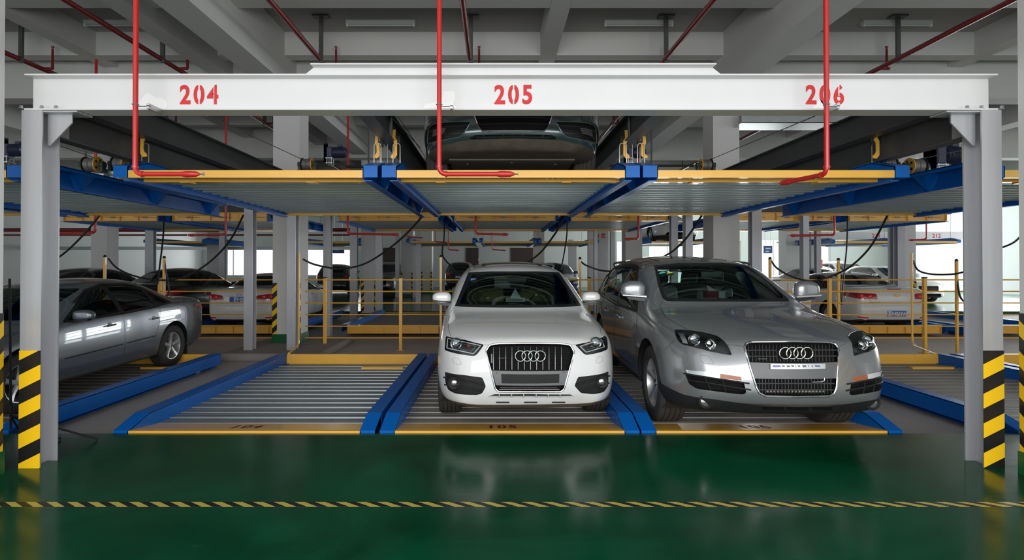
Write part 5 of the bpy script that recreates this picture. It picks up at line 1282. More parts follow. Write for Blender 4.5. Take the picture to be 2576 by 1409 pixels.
# headlights (traced on the left, mirrored)
hp = q7.tolocal(s7([(632, 642), (730, 645), (860, 665), (960, 690), (1003, 722), (1040, 765), (1075, 838), (900, 805), (700, 755), (664, 730), (643, 690)]), 'F')
q7hl = []
c1 = q7.hit(*s7([(790, 722)])[0]); c2 = q7.hit(*s7([(915, 757)])[0])
for sg, pl in ((-1, hp), (1, mirx(hp))):
    hl = q7.feature('headlight', roundpoly(pl, .015), 'F', M_hdark, depth=.05, wall=M_lampin)
    for c, r_, m in ((c1, .047, 'projector_glass'), (c2, .040, None)):
        X = c.x if sg < 0 else -c.x; C0 = Vector((X, c.y + .02, c.z))
        MB().lathe([(r_ * .85, -.012), (r_ * 1.05, -.018), (r_ * 1.2, -.010), (r_ * 1.05, .01), (r_ * .8, .02)], C0, 'y', 26).build('chrome_bezel', M_chrome, hl, smooth=True, local=True)
        MB().lathe([(0, -.010), (r_ * .45, -.007), (r_ * .8, .004)], C0, 'y', 22).build('projector_lens', MATS['projector_glass'] if m else M_chrome, hl, smooth=True, local=True)
    cc = [(a, b) for a, b in pl]
    cx = sum(p[0] for p in pl) / len(pl); cz = sum(p[1] for p in pl) / len(pl)
    inn = [q7.drop('F', a, b, -.02) for a, b in (inset(pl, .02) if True else pl)]
    wl = q7.tolocal(s7([(655, 655), (700, 660), (730, 745), (690, 738), (660, 700)]), 'F'); wl = wl if sg < 0 else mirx(wl)
    patch(q7, 'turn_signal', [wl[0], wl[1], wl[2], wl[3]] if sg < 0 else [wl[3], wl[4] if len(wl) > 4 else wl[0], wl[1], wl[2]], -.014, M_led, hl, nx=4, nz=3, thick=.004)
    ring = [q7.drop('F', a, b, .001) for a, b in roundpoly(pl, .015)]; mid = [q7.drop('F', cx + (a - cx) * .5, cz + (b - cz) * .5, .004) for a, b in roundpoly(pl, .015)]; n = len(ring)
    MB().add(ring + mid + [q7.drop('F', cx, cz, .005)], [(i, (i + 1) % n, n + (i + 1) % n, n + i) for i in range(n)] + [(n + i, n + (i + 1) % n, 2 * n) for i in range(n)]).build('lens', M_lens, hl, smooth='full', local=True)
    MB().tube([q7.drop('F', a, b, .0) for a, b in roundpoly(pl, .015)], .004, 6, closed=True).build('seal', M_trimb, hl, smooth=True, local=True)
# grille
gr7 = s7([(1172, 775), (1185, 748), (1230, 736), (1540, 733), (1820, 739), (1870, 752), (1895, 782), (1893, 900), (1880, 1090), (1862, 1135), (1825, 1154), (1560, 1160), (1335, 1152), (1290, 1132), (1265, 1090), (1215, 930)])
gl7 = q7.tolocal(gr7, 'F')
g7p = q7.feature('grille', roundpoly(gl7, .02), 'F', M_hole, depth=.05, wall=M_hole)
q7.line('chrome_surround', roundpoly(gr7, 5), .009, M_chrome, g7p, closed=True, off=.002, sub=2, n=8)
patch(q7, 'plate_band', q7.tolocal(s7([(1208, 893), (1892, 891), (1884, 1016), (1243, 1018)]), 'F'), -.003, mat('dark_grey_front_band', (.13, .135, .14), .42, .15), g7p, nx=16)
M_slat = mat('grille_slat_grey', (.10, .10, .105), .35, .6)
mb = MB()
xs_ = [1205 + k * 27.3 for k in range(25)]
for k, X in enumerate(xs_):
    if 1430 < X < 1690: segs = [(752, 770), (866, 885)]
    else: segs = [(752, 885)]
    if X > 1880: continue
    for a_, b_ in segs: q7.line('', s7([(X, a_), (X + 6, b_)]), .0032, None, off=-.014, sub=2, mb=mb)
    X2 = 1262 + k * 25.4
    for a_, b_ in ((1022, 1140),):
        if 1262 + (a_ - 1022) * .35 < X2 < 1870 - (a_ - 1022) * .2: q7.line('', s7([(X2, a_), (X2 + 2, b_)]), .0032, None, off=-.014, sub=2, mb=mb)
for y in (798, 845):
    q7.line('', s7([(1185, y), (1425, y)]), .006, None, off=-.010, mb=mb); q7.line('', s7([(1690, y - 2), (1885, y - 2)]), .006, None, off=-.010, mb=mb)
for y in (1058, 1108): q7.line('', s7([(1258 + (y - 1058) * .3, y), (1872 - (y - 1058) * .2, y)]), .006, None, off=-.010, sub=12, mb=mb)
mb.build('grille_mesh', M_slat, g7p, smooth=True, local=True)
for k in range(17): patch(q7, 'mesh_block', q7.tolocal(s7([(1352 + k * 27.6, 1118), (1370 + k * 27.6, 1118), (1370 + k * 27.6, 1136), (1352 + k * 27.6, 1136)]), 'F'), -.03, mat('beige_block', (.36, .31, .27), .6), g7p, nx=1, nz=1, thick=.004)
rings(q7, [(1972.8, 888), (1990.7, 888), (2008.9, 888), (2027.3, 888)], .0475, g7p, off=.014)
q7.line('model_badge', s7([(1275, 868), (1345, 868)]), .004, M_chrome, g7p, off=.002)
pf = patch(q7, 'plate_frame', q7.tolocal(s7([(1370, 906), (1788, 904), (1788, 942), (1370, 944)]), 'F'), .012, M_galv, g7p, thick=.008)
for k, (a_, b_, m) in enumerate(((1383, 1445, mat('plate_violet', (.25, .22, .5), .5)), (1452, 1476, M_band), (1490, 1516, M_band), (1524, 1546, M_band), (1556, 1562, M_band), (1574, 1592, M_band), (1610, 1640, M_band), (1652, 1660, M_band), (1680, 1690, M_band), (1705, 1745, mat('plate_slate', (.15, .18, .3), .5)))):
    patch(q7, 'plate_mark', q7.tolocal(s7([(a_, 914 + (k % 3) * 2), (b_, 916), (b_ + 4, 930), (a_ + 6, 932 - (k % 2) * 4)]), 'F'), .0125, m, pf, nx=1, nz=1, thick=.001)
q7.line('plate_corner', s7([(1690, 1046), (1765, 1043), (1784, 1032), (1783, 1012)]), .005, M_galv, g7p, off=.006)
# side intakes with lamp strips
dl = q7.tolocal(s7([(722, 950), (870, 963), (1000, 983), (1146, 1005), (1152, 1034), (990, 1017), (860, 997), (730, 974)]), 'F')
dla = q7.tolocal(s7([(985, 981), (1146, 1005), (1152, 1034), (985, 1016)]), 'F')
it = q7.tolocal(s7([(712, 976), (860, 1001), (1168, 1047), (1186, 1130), (1160, 1142), (900, 1110), (800, 1095), (745, 1060)]), 'F')
b1 = [q7.tolocal(s7(p), 'F') for p in ([(706, 978), (860, 1003), (1040, 1030), (1210, 1056)], [(745, 1030), (900, 1052), (1060, 1080), (1222, 1105)])]
fgc = q7.hit(*s7([(853, 1196)])[0])
for sg in (-1, 1):
    mp = (lambda q: q) if sg < 0 else mirx
    la = q7.feature('lamp_strip', mp(dl), 'F', M_led, depth=.006, wall=M_chrome)
    if la: patch(q7, 'amber_section', mp(dla) if sg < 0 else [mirx(dla)[2], mirx(dla)[3], mirx(dla)[0], mirx(dla)[1]][::1], .0, M_amber, la, nx=6, nz=1, thick=.003)
    io = q7.feature('side_intake', roundpoly(mp(it), .012), 'F', M_hole, depth=.05, wall=M_trimb)
    for b in b1: q7.line('intake_bar', [(a_ * (1 if sg < 0 else -1), c_) for a_, c_ in b], .007, M_plast, io, space='F', off=.004)
    for t_ in (.3, .62):
        a_ = Vector(it[0]).lerp(Vector(it[2]), t_); c_ = Vector(it[6]).lerp(Vector(it[4]), t_)
        q7.line('intake_fin', [((a_.x) * -sg, a_.y), ((c_.x) * -sg, c_.y)], .004, M_plast, io, space='F', off=-.012, sub=3)
# black lower valance and sills
vl = q7.tolocal(s7([(700, 1140), (900, 1172), (1320, 1228), (1550, 1237)]), 'F')
vx = [(-1.02, vl[0][1] + .04), (vl[0][0], vl[0][1])] + vl[1:]
half = [(a_, b_) for a_, b_ in vx if a_ < 0]
vpoly = half + [(-a_, b_) for a_, b_ in half[::-1]] + [(1.1, .1), (-1.1, .1)]
va = q7.feature('lower_valance', vpoly, 'F', M_plast, ylim=(-1, .62))
for sg in (-1, 1):
    C0 = q7.drop('F', abs(fgc.x) * .97 * sg, max(fgc.z, .40), -.012)
    MB().lathe([(.062, .01), (.066, -.006), (.055, -.012), (.046, .0)], C0, 'y', 26).build('fog_ring', M_plast, va, smooth=True, local=True)
    MB().lathe([(0, -.008), (.025, -.006), (.046, .004)], C0, 'y', 22).build('fog_lamp', mat('fog_glass', (.62, .62, .6), .06, .85), va, smooth=True, local=True)
for a_, b_ in ((1300, 1480), (1490, 1670), (1685, 1850)): patch(q7, 'lower_slot', q7.tolocal(s7([(a_, 1236), (b_, 1239), (b_ - 4, 1262), (a_ + 12, 1258)]), 'F'), .001, M_hole, va, nx=5, nz=1, thick=.003)
for X, Y in ((868, 1153), (1320, 1205), (1850, 1205)): q7.line('parking_sensor', s7([(X + 7 * math.cos(a), Y + 7 * math.sin(a)) for a in [k * .785 for k in range(8)]]), .0013, M_band, closed=True, off=.0, sub=1)
q7.line('washer_cover', s7([(825, 835), (900, 845), (938, 905), (860, 900), (842, 885)]), .0013, M_band, closed=True, off=0, sub=3)
q7.line('panel_gap', s7([(540, 420), (520, 460), (560, 540), (640, 590), (735, 640)]), .0018, seam); q7.line('panel_gap', s7([(1075, 800), (1040, 755), (1160, 770)]), .0015, seam)
q7.line('panel_gap', s7([(1600, 425), (1750, 520), (1900, 600), (1990, 648)]), .0018, seam)
q7.line('panel_gap', s7([(560, 795), (640, 720)]), .002, seam); q7.line('panel_gap', s7([(1895, 775), (1950, 750)]), .0015, seam)
for sd in (1, -1):
    q7.line('panel_gap', [(1.48, 1.04), (1.42, .85), (1.44, .45), (1.50, .33)], .0035, seam, space='S', side=sd, sub=8)
    q7.line('panel_gap', [(2.70, 1.06), (2.70, .36)], .0025, seam, space='S', side=sd); q7.line('panel_gap', [(3.78, 1.1), (3.76, .85)], .0025, seam, space='S', side=sd)
    q7.line('sill_trim', [(1.45, .31), (3.5, .31)], .035, M_plast, space='S', side=sd, off=-.014)
    q7.line('shoulder_crease', [(1.5, .93), (3.0, .96), (4.3, .98)], .0014, seam, space='S', side=sd, off=-.0008)
    for y in (2.40, 3.42):
        c = q7.drop('S', y, .935, .0, sd)
        MB().lathe([(0, sd * .001), (.045, sd * .001), (.05, -sd * .003)], c, 'x', 20).build('handle_recess', M_lampin, q7.t, smooth=True, local=True)
        q7.line('door_handle', [(y - .11, .93), (y, .94), (y + .11, .937)], .014, W_q7, space='S', side=sd, off=.016, sub=3)
    pts = [(sd * .68, 2.32), (sd * .70, 2.55), (sd * .71, 3.3), (sd * .67, 4.1), (sd * .62, 4.45)]
    MB().tube(smoothpath([q7.drop('T', a, b, o) for (a, b), o in zip(pts, (.0, .045, .055, .05, .0))], 6), .018, 8).build('roof_rail', mat('satin_rail', (.20, .205, .21), .3, .6), q7.t, smooth=True, local=True)
q7.feature('sunroof', roundpoly([(-.48, 2.45), (.48, 2.45), (.48, 3.9), (-.48, 3.9)], .08), 'T', M_dglass, lift=.006, ylim=(2.3, 4.1), wall=M_trimb)
q7.mirror_part(.985, 1.50, 1.31, .29, .23, .14, W_q7, two=M_trimb, strip=mat('mirror_silver_strip', (.6, .61, .63), .3, .5))
q7.wheels((.95, 3.952), .385, .275, .955, 'five', lvl=1, arch=.06)
q7.finish()
interior(q7, 1.56, 1.175, .72, 2, M_seatg, M_dash, y_seat=2.5, zs=.82, zw=1.16)
c = px_in(q7, 1791, 691, 2.05)
mr = rbox('rear_view_mirror', c.x - .13, c.x + .13, c.y, c.y + .03, c.z - .038, c.z + .038, M_mint, q7.t, .028)
MB().tube([(c.x, c.y + .01, c.z + .03), (c.x, c.y + .05, c.z + .09)], [.03, .05], 10).build('mirror_mount', M_dash, mr, local=True)
ch = px_in(q7, 1792, 716, 2.0)
ct = worldT(q7, 'hanging_charm', 'small red charm hanging from the rear-view mirror of the silver SUV', 'charm', (c.x, c.y - .02, c.z - .04))
MB().tube([(0, 0, -.002), (0, 0, -.10)], .003, 6).build('cord', M_redb, ct, local=True); MB().lathe([(0, .0), (.014, -.015), (.008, -.03), (.012, -.04), (0, -.05)], (0, 0, -.10), 'z', 10).build('pendant', mat('brown_pendant', (.2, .06, .03), .5), ct, smooth=True, local=True)
c = px_in(q7, 1794, 749, 1.66); zt = max(c.z, 1.177)
tb = worldT(q7, 'tissue_box', 'red tissue box on the dashboard of the silver SUV', 'tissue box', (c.x, 1.68, zt))
MB().box(-.09, .05, -.05, .05, 0, .075).build('box', mat('red_box', (.33, .02, .03), .5, var=.4, vscale=14), tb, local=True)
MB().box(.052, .125, -.055, .03, 0, .075).build('side_flap', M_platew, tb, local=True)
MB().add([(-.05, -.02, .075), (.04, -.02, .075), (.04, .02, .075), (-.05, .02, .075), (-.07, 0, .15), (-.02, .0, .12), (.035, .01, .09)], [(0, 1, 6, 5), (0, 5, 4), (3, 4, 5), (2, 3, 5, 6)]).build('tissue', M_platew, tb, local=True)
for px, py, m, l in ((1667, 688, mat('teal_film', (.02, .25, .25), .4), 'teal_sticker'), (1686, 687.5, mat('yellow_green_film', (.45, .5, .04), .5), 'yellow_sticker')):
    p_ = q7.hit(px, py, -.008); w_ = .045
    MB().add([(p_.x + w_ * math.cos(a), p_.y, p_.z + (.022 if 'yel' in l else .03) * math.sin(a)) for a in [2 * math.pi * k / 16 for k in range(16)]], [tuple(range(16))]).build(l, m, q7.t, local=True)
# ---------------------------------------------------------------- sedans and the other cars
UNFIN = []
P_sed = dict(st=[0, .10, .28, .50, .85, 1.18, 1.28, 1.5, 1.85, 2.12, 2.25, 2.6, 3.0, 3.25, 3.36, 3.6, 3.85, 3.96, 4.2, 4.45, 4.59, 4.67],
    top=[(0, .70), (.1, .74), (.28, .79), (.5, .83), (.85, .885), (1.18, .925), (1.28, .96), (2.12, 1.335), (2.25, 1.375), (2.6, 1.425), (3.0, 1.425), (3.25, 1.39), (3.36, 1.36), (3.85, 1.13), (3.96, 1.095), (4.2, 1.09), (4.45, 1.085), (4.59, 1.065), (4.67, .99)],
    w=[(0, .62), (.1, .73), (.28, .83), (.5, .88), (.85, .892), (3.7, .892), (4.1, .88), (4.4, .855), (4.59, .80), (4.67, .73)],
    z5=[(0, .62), (.1, .66), (.28, .72), (.5, .78), (.85, .84), (1.28, .875), (2.5, .93), (3.6, .97), (4.2, 1.0), (4.45, .99), (4.59, .97), (4.67, .92)],
    x7=[(0, .40), (.1, .46), (.28, .55), (.5, .62), (.85, .68), (1.18, .73), (1.28, .755), (1.85, .69), (2.25, .62), (2.6, .60), (3.0, .60), (3.36, .61), (3.85, .66), (3.96, .68), (4.2, .68), (4.45, .64), (4.59, .58), (4.67, .5)],
    z7=[(0, .67), (.1, .71), (.28, .765), (.5, .81), (.85, .865), (1.18, .90), (1.28, .925), (2.12, 1.27), (2.25, 1.31), (2.6, 1.36), (3.0, 1.355), (3.25, 1.32), (3.36, 1.29), (3.85, 1.08), (3.96, 1.06), (4.2, 1.06), (4.45, 1.055), (4.59, 1.035), (4.67, .96)],
    g=[(0, 0), (1.1, 0), (1.5, 1), (3.6, 1), (4.0, 0)], zb=[(0, .20), (.3, .18), (4.2, .20), (4.67, .28)],
    nose=[.12, .03, .0, .0, .03, .08, .10], tail=[.10, .03, .0, .02, .0, .03, .05], bulge=(.12, .09), bow=[(.85, 0), (1.2, -.09), (2.12, -.08), (2.6, 0), (3.0, 0), (3.36, .06), (3.9, .08), (4.1, 0)], cr=[(0, .95), (.5, .955), (1.3, .965), (4, .965)])
sedwin = [[(1.60, .935), (2.16, 1.235), (2.45, 1.30), (2.45, .955)], [(2.53, .96), (2.53, 1.305), (2.9, 1.30), (3.18, 1.225), (3.22, .99)], [(3.27, .995), (3.24, 1.20), (3.38, 1.13), (3.54, 1.02)]]
def scaleP(P, ky, kx, kz):
    Q = dict(P); f = lambda l, k: [(a * ky, b * k) for a, b in l]
    Q['st'] = [a * ky for a in P['st']]
    for n, k in (('top', kz), ('w', kx), ('z5', kz), ('x7', kx), ('z7', kz), ('g', 1), ('zb', kz), ('bow', 1), ('cr', 1)): Q[n] = f(P[n], k)
    return Q
def gen_car(name, label, P, loc, rz, pnt, wins, kx=1, ky=1, kz=1, level=3, axles=(.95, 3.62), r=.32, glass=None, group=None, front=True, rear=True, wstyle='five', lvl=0, trim=False, mirror=True, txt=None, rear_kind='a'):
    Q = scaleP(P, ky, kx, kz); c = Car(name, label, 'car', Q, loc, rz, pnt, level=level, group=group)
    gm = glass or M_dglass; suv = P is P_q3
    sc = lambda poly: [(a * ky, b * kz) for a, b in poly]; sf = lambda poly: [(a * kx, b * kz) for a, b in poly]
    for sd in (1, -1):
        for p in wins: c.feature('side_window', roundpoly(sc(p), .03), 'S', gm, side=sd, wall=M_trimb, depth=.006)
        fw = [(1.50, .915), (2.14, 1.26), (2.47, 1.335), (2.9, 1.332), (3.22, 1.25), (3.64, 1.0), (3.2, .965), (2.47, .93)] if not suv else [(1.38, 1.03), (2.22, 1.475), (2.44, 1.52), (3.1, 1.535), (3.66, 1.44), (3.90, 1.21), (3.86, 1.09), (2.4, 1.025)]
        c.feature('window_frame', roundpoly(sc(fw), .03), 'S', M_trimb, side=sd)
        if trim:
            c.line('window_trim', sc([(wins[0][0][0] - .08, wins[0][0][1] - .02), (2.2, 1.27), (2.47, 1.335), (2.9, 1.332), (3.2, 1.26), (3.62, 1.02), (3.2, .965), (2.47, .93)]), .010, M_trimb, space='S', side=sd, closed=True, sub=5)
        y = ky
        c.line('panel_gap', [(a * y, b * kz) for a, b in ([(1.42, .87), (1.36, .62), (1.42, .27)] if not suv else [(1.36, .95), (1.30, .62), (1.36, .32)])], .0028, seam, space='S', side=sd)
        c.line('panel_gap', [(2.49 * y, .93 * kz), (2.49 * y, .26)], .0028, seam, space='S', side=sd)
        c.line('panel_gap', [(3.30 * y, .96 * kz), (3.24 * y, .72), (3.12 * y, .50)], .0025, seam, space='S', side=sd)
        for yy in (2.22, 3.12) if trim else ():
            q_ = c.drop('S', yy * y, .795, .0, sd); MB().lathe([(0, sd * .001), (.042, sd * .001), (.047, -sd * .003)], q_, 'x', 20).build('handle_recess', M_lampin, c.t, smooth=True, local=True)
        for yy in (2.22, 3.12): c.line('door_handle', [((yy - .09) * y, .80 * kz * (1.12 if suv else 1)), ((yy + .09) * y, .805 * kz * (1.12 if suv else 1))], .013, M_galv, space='S', side=sd, off=.014, sub=3)
    if not suv:
        c.feature('windscreen', roundpoly(sf([(-.62, .965), (.62, .965), (.54, 1.30), (-.54, 1.30)]), .05), 'F', gm, ylim=(.9 * ky, 2.5 * ky), depth=.004, wall=M_trimb)
        c.feature('rear_window', roundpoly(sf([(-.58, 1.10), (.58, 1.10), (.50, 1.335), (-.50, 1.335)]), .05), 'R', gm, ylim=(2.9 * ky, 4.1 * ky), depth=.004, wall=M_trimb)
    else:
        c.feature('windscreen', roundpoly(sf([(-.70, 1.12), (.70, 1.12), (.62, 1.50), (-.62, 1.50)]), .05), 'F', gm, ylim=(.9 * ky, 2.5 * ky), depth=.004, wall=M_trimb)
        c.feature('rear_window', roundpoly(sf([(-.52, 1.16), (.52, 1.16), (.50, 1.44), (-.50, 1.44)]), .05), 'R', gm, depth=.004, wall=M_trimb)
    zk = 1.18 if suv else 1.0
    if front:
        for sg in (1, -1):
            pl = [(.50, .60), (.80, .64), (.845, .74), (.80, .745), (.52, .67)] if not suv else [(.45, .72), (.78, .72), (.86, .86), (.80, .87), (.46, .79)]
            pl = sf(pl) if sg > 0 else mirx(sf(pl))
            h = c.feature('headlight', roundpoly(pl, .02), 'F', M_led, depth=.02, wall=M_lampin)
            C0 = c.drop('F', sg * .66 * kx, (.67 if not suv else .79) * kz, -.0); MB().lathe([(0, .0), (.03, -.004), (.04, .006)], C0, 'y', 16).build('reflector', M_chrome, h, smooth=True, local=True)
        g = c.feature('grille', roundpoly(sf([(-.38, .44 * zk), (.38, .44 * zk), (.42, .64 * zk), (-.42, .64 * zk)]), .04), 'F', M_hole, depth=.03, wall=M_chromed)
        for k in range(4): c.line('grille_bar', [(-.38 * kx, (.47 + k * .045) * zk * kz), (.38 * kx, (.47 + k * .045) * zk * kz)], .006, M_chromed, g, space='F', off=-.01)
        lo = c.feature('lower_intake', roundpoly(sf([(-.55, .25 * zk), (.55, .25 * zk), (.50, .36 * zk), (-.50, .36 * zk)]), .03), 'F', M_hole, depth=.03, wall=M_hole)
    if rear:
        if rear_kind == 'a':     # wrap-around lamps joined towards the boot
            lp = [(.36, .80), (.60, .78), (.78, .80), (.86, .92), (.78, .935), (.42, .895)]
        elif rear_kind == 'b': lp = [(.42, .795), (.80, .80), (.87, .86), (.85, .935), (.44, .925)]
        else: lp = [(.50, .92), (.80, .90), (.83, 1.02), (.55, 1.04)]
        for sg in (1, -1):
            pl = sf(lp) if sg > 0 else mirx(sf(lp))
            h = c.feature('tail_lamp', roundpoly(pl, .02), 'R', M_redl, depth=.0, lift=.006, wall=M_redl)
            for (xx, zz) in ((.56, .85), (.72, .86)) if rear_kind != 'c' else ((.68, .97),):
                C0 = c.drop('R', sg * xx * kx, zz * kz, .008); MB().lathe([(0, .004), (.03, .003), (.045, -.004)], C0, 'y', 12).build('lamp_reflector', M_redb, h, smooth=True, local=True)
            rl = sf([(.58, .345), (.78, .36), (.78, .385), (.58, .37)]); rl = rl if sg > 0 else mirx(rl)
            c.feature('bumper_reflector', rl, 'R', M_redb, lift=.004)
        c.line('boot_gap', sf([(-.66, 1.02), (-.60, .80), (-.52, .66), (.52, .66), (.60, .80), (.66, 1.02)]), .0025, seam, space='R', sub=5)
        dv = c.feature('rear_valance', sf([(-.60, .32), (.60, .32), (.72, .2), (-.72, .2)]), 'R', M_plast, ylim=(4.3 * ky, 6))
        c.line('exhaust', [(.55 * kx, .24), (.66 * kx, .24)], .03, M_chromed, space='R', sub=2)
    if txt:
        a = c.drop('R', 0, txt[1] * kz); plate(c, a.y + .004, txt[1] * kz, txt[0], back=True)
    if mirror: c.mirror_part(.93 * kx + (.02 if trim else 0), 1.62 * ky, (.985 if not suv else 1.18) * kz, .27 if trim else .22, .145, .12, pnt, two=M_trimb)
    c.wheels([a * ky for a in axles], r, .21, .87 * kx, wstyle, lvl=lvl)
    UNFIN.append(c); return c
PI = math.pi
W_mz = paint('steel_grey_paint', (0.19, 0.21, 0.24), metal=0.55, rough=0.3)
mz = gen_car('silver_sedan', 'grey-silver sedan parked at left behind the near column, its flank facing right', P_sed, (-5.97, 4.80, DZ), 0.0, W_mz, sedwin, level=4, axles=(.95, 3.63), r=.325, glass=M_tintd, lvl=1, trim=True, wstyle='seven' if False else 'five', front=True)
for sd in (1, -1):
    mz.line('side_moulding', [(1.45, .50), (2.45, .53)], .010, W_mz, space='S', side=sd, off=.003); mz.line('side_moulding', [(2.52, .532), (3.14, .55)], .010, W_mz, space='S', side=sd, off=.003)
    mz.line('moulding_strip', [(1.47, .492), (2.45, .522)], .0035, M_trimb, space='S', side=sd, off=.010); mz.line('moulding_strip', [(2.52, .524), (3.14, .542)], .0035, M_trimb, space='S', side=sd, off=.010)
    mz.line('wind_deflector', [(1.85, 1.12), (2.16, 1.265), (2.45, 1.32)], .012, M_trimb, space='S', side=sd, off=.012)
    mz.line('wind_deflector', [(2.55, 1.32), (2.9, 1.318), (3.1, 1.28)], .012, M_trimb, space='S', side=sd, off=.012)
mz.line('fuel_flap', [(3.86 + .085 * math.cos(a), .80 + .085 * math.sin(a)) for a in [k * .5236 for k in range(12)]], .002, seam, space='S', side=1, closed=True, sub=1)
mud = MB().box(.72, .87, 3.99, 4.01, .12, .30).build('mud_flap', M_black, mz.t, local=True)
interior(mz, 1.55, .93, .66, 2, M_seatd, M_dash, y_seat=2.35, zs=.50, zw=.88)
rbox('beaded_seat_cover', .12, .62, 2.42, 2.46, .62, 1.02, mat('beaded_cover', (.22, .21, .15), .8, var=.7, vscale=60), mz.t, .06)

W_wh = paint('white_paint', (0.74, 0.74, 0.73), rough=0.3)
k3 = gen_car('white_sedan', 'white sedan seen from behind at left, partly hidden by steel column and pillar', P_sed, (-6.10, 12.7 + 4.6, DZ - .02), PI, W_wh, sedwin, ky=.985, level=3, axles=(.92, 3.62), r=.315, txt=('苏F·20', .80), front=True, rear_kind='a', lvl=0, wstyle='five')
ml = gen_car('white_sedan', 'white sedan seen from behind at right with large red lamps and a gold cross badge', P_sed, (9.48, 12.6 + 4.86, DZ - .02), PI, W_wh, sedwin, ky=1.04, kx=1.04, kz=1.02, level=3, axles=(.95, 3.64), r=.33, txt=('苏F·926YW', .465), rear_kind='b', lvl=0, wstyle='five')
a = ml.drop('R', 0, .90, .0)
M_gold = mat('gold_badge', (.55, .38, .12), .3, .8)
MB().prism([(-.085, .885), (-.03, .885), (-.025, .87), (.025, .87), (.03, .885), (.085, .885), (.065, .92), (.028, .92), (.023, .935), (-.023, .935), (-.028, .92), (-.065, .92)], 'y', a.y, a.y + .012).build('cross_badge', M_gold, ml.t, local=True)
ml.feature('high_brake_lamp', [(-.17, 1.038), (.17, 1.038), (.17, 1.055), (-.17, 1.055)], 'R', M_redl, lift=.004, ylim=(4.3, 6))
ml.line('chrome_badge', [(.38, .74), (.62, .74)], .006, M_chrome, space='R', off=.004, sub=3); ml.line('chrome_badge', [(-.60, .74), (-.40, .74)], .005, M_chromed, space='R', off=.004, sub=3)
t_ = ml.drop('T', 0, 3.25, 0); MB().add([(-.02, 3.15, t_.z), (.02, 3.15, t_.z), (0, 3.33, t_.z - .02), (0, 3.27, t_.z + .055)], [(0, 1, 3), (1, 2, 3), (2, 0, 3)]).build('roof_aerial', W_wh, ml.t, local=True)
k3.line('oval_badge', [(.06 * math.cos(q), .915 + .028 * math.sin(q)) for q in [k * .5236 for k in range(12)]], .004, M_chromed, space='R', closed=True, off=.004, sub=1)
put_text('model_badge', 'K3', .05, (.42, k3.drop('R', .42, .71, .003).y, .71), (-1, 0, 0), (0, 0, 1), M_chromed, k3.t, local=True)
W_bk = paint('black_paint', (0.008, 0.008, 0.009), rough=0.25)
gen_car('black_sedan', 'black sedan left of the white sedan, roof seen above the silver sedan', P_sed, (-8.6, 12.6 + 4.7, DZ - .02), PI, W_bk, sedwin, level=3, kz=1.09, kx=1.02, txt=None, rear_kind='b')
gen_car('black_sedan', 'second black car, only its roof showing behind the silver sedan near the left column', P_sed, (-11.0, 12.4 + 4.7, DZ - .02), PI, W_bk, sedwin, level=3, kz=1.10, rear_kind='b')
# raised dark car on pallet 205
def su(pts): return sx(pts, 1040, 280, 5.152)
DU = RU - 0.145
W_dk = paint('dark_teal_paint', (0.055, 0.085, 0.09), metal=0.5, rough=0.25, inside=(.01, .01, .01))
uc = Car('dark_sedan', 'dark teal four-ring sedan on raised pallet 205, its nose and underside showing', 'car', scaleP(P_sed, 1.05, 1.035, 1.03), (0.165, 4.93, DU), 0.0, W_dk, level=4)
gx = uc.tolocal(su([(785, 30), (800, 80), (850, 210), (895, 255), (1300, 268)]), 'F')
gh = [(-.40, .70), (-.42, .62)] + [(p[0], p[1]) for p in gx if p[0] < -.01]
gpoly = gh + [(-a_, b_) for a_, b_ in gh[::-1]]
ug = uc.feature('grille', gpoly, 'F', M_hole, depth=.05, wall=M_hole)
uc.line('chrome_surround', gpoly, .007, M_chrome, ug, space='F', closed=True, off=.002, sub=3)
for k, z in enumerate((.30, .36, .42, .48, .54, .60, .66)): uc.line('grille_bar', [(-.34, z), (.34, z)], .006, M_chromed if k == 0 else M_trimb, ug, space='F', off=-.01)
for q in (-.27, -.09, .09, .27): uc.line('grille_fin', [(q, .29), (q, .35)], .004, M_chromed, ug, space='F', off=-.012, sub=2)
fgp = uc.tolocal(su([(205, 215), (250, 175), (500, 140), (740, 138), (700, 215), (650, 290), (600, 332), (400, 372), (205, 425), (185, 415), (190, 300)]), 'F')
flp = uc.tolocal(su([(245, 235), (420, 215), (375, 300), (240, 325)]), 'F')
for sg in (-1, 1):
    pl = fgp if sg < 0 else mirx(fgp)
    fg = uc.feature('fog_grille', roundpoly(pl, .01), 'F', M_trimb, depth=.02, wall=M_trimb)
    uc.line('fog_surround', pl, .004, mat('satin_teal_edge', (.2, .28, .28), .3, .6), fg, space='F', closed=True, off=.002, sub=3)
    q_ = flp if sg < 0 else [(-flp[1][0], flp[1][1]), (-flp[0][0], flp[0][1]), (-flp[3][0], flp[3][1]), (-flp[2][0], flp[2][1])]
    patch(uc, 'fog_lamp', q_, -.006, mat('fog_glass', (.62, .62, .6), .06, .85), fg, nx=4, nz=2, thick=.004)
    xs = [p[0] for p in pl]; za = [p[1] for p in pl]; zm, zM = min(za), max(za)
    for k in range(7):
        z = zm + (zM - zm) * (k + .8) / 8.4; cr = sorted([a[0] + (b[0] - a[0]) * (z - a[1]) / (b[1] - a[1]) for a, b in zip(pl, pl[1:] + pl[:1]) if (a[1] - z) * (b[1] - z) < 0])
        if len(cr) >= 2: uc.line('louvre', [(cr[0] + .01, z), (cr[-1] - .01, z)], .004, M_plast if k not in (2, 5) else M_chromed, fg, space='F', off=-.008 if k not in (2, 5) else -.002)
lip = uc.tolocal(su([(722, 346), (790, 312), (1300, 303), (1300, 352), (760, 355)]), 'F')
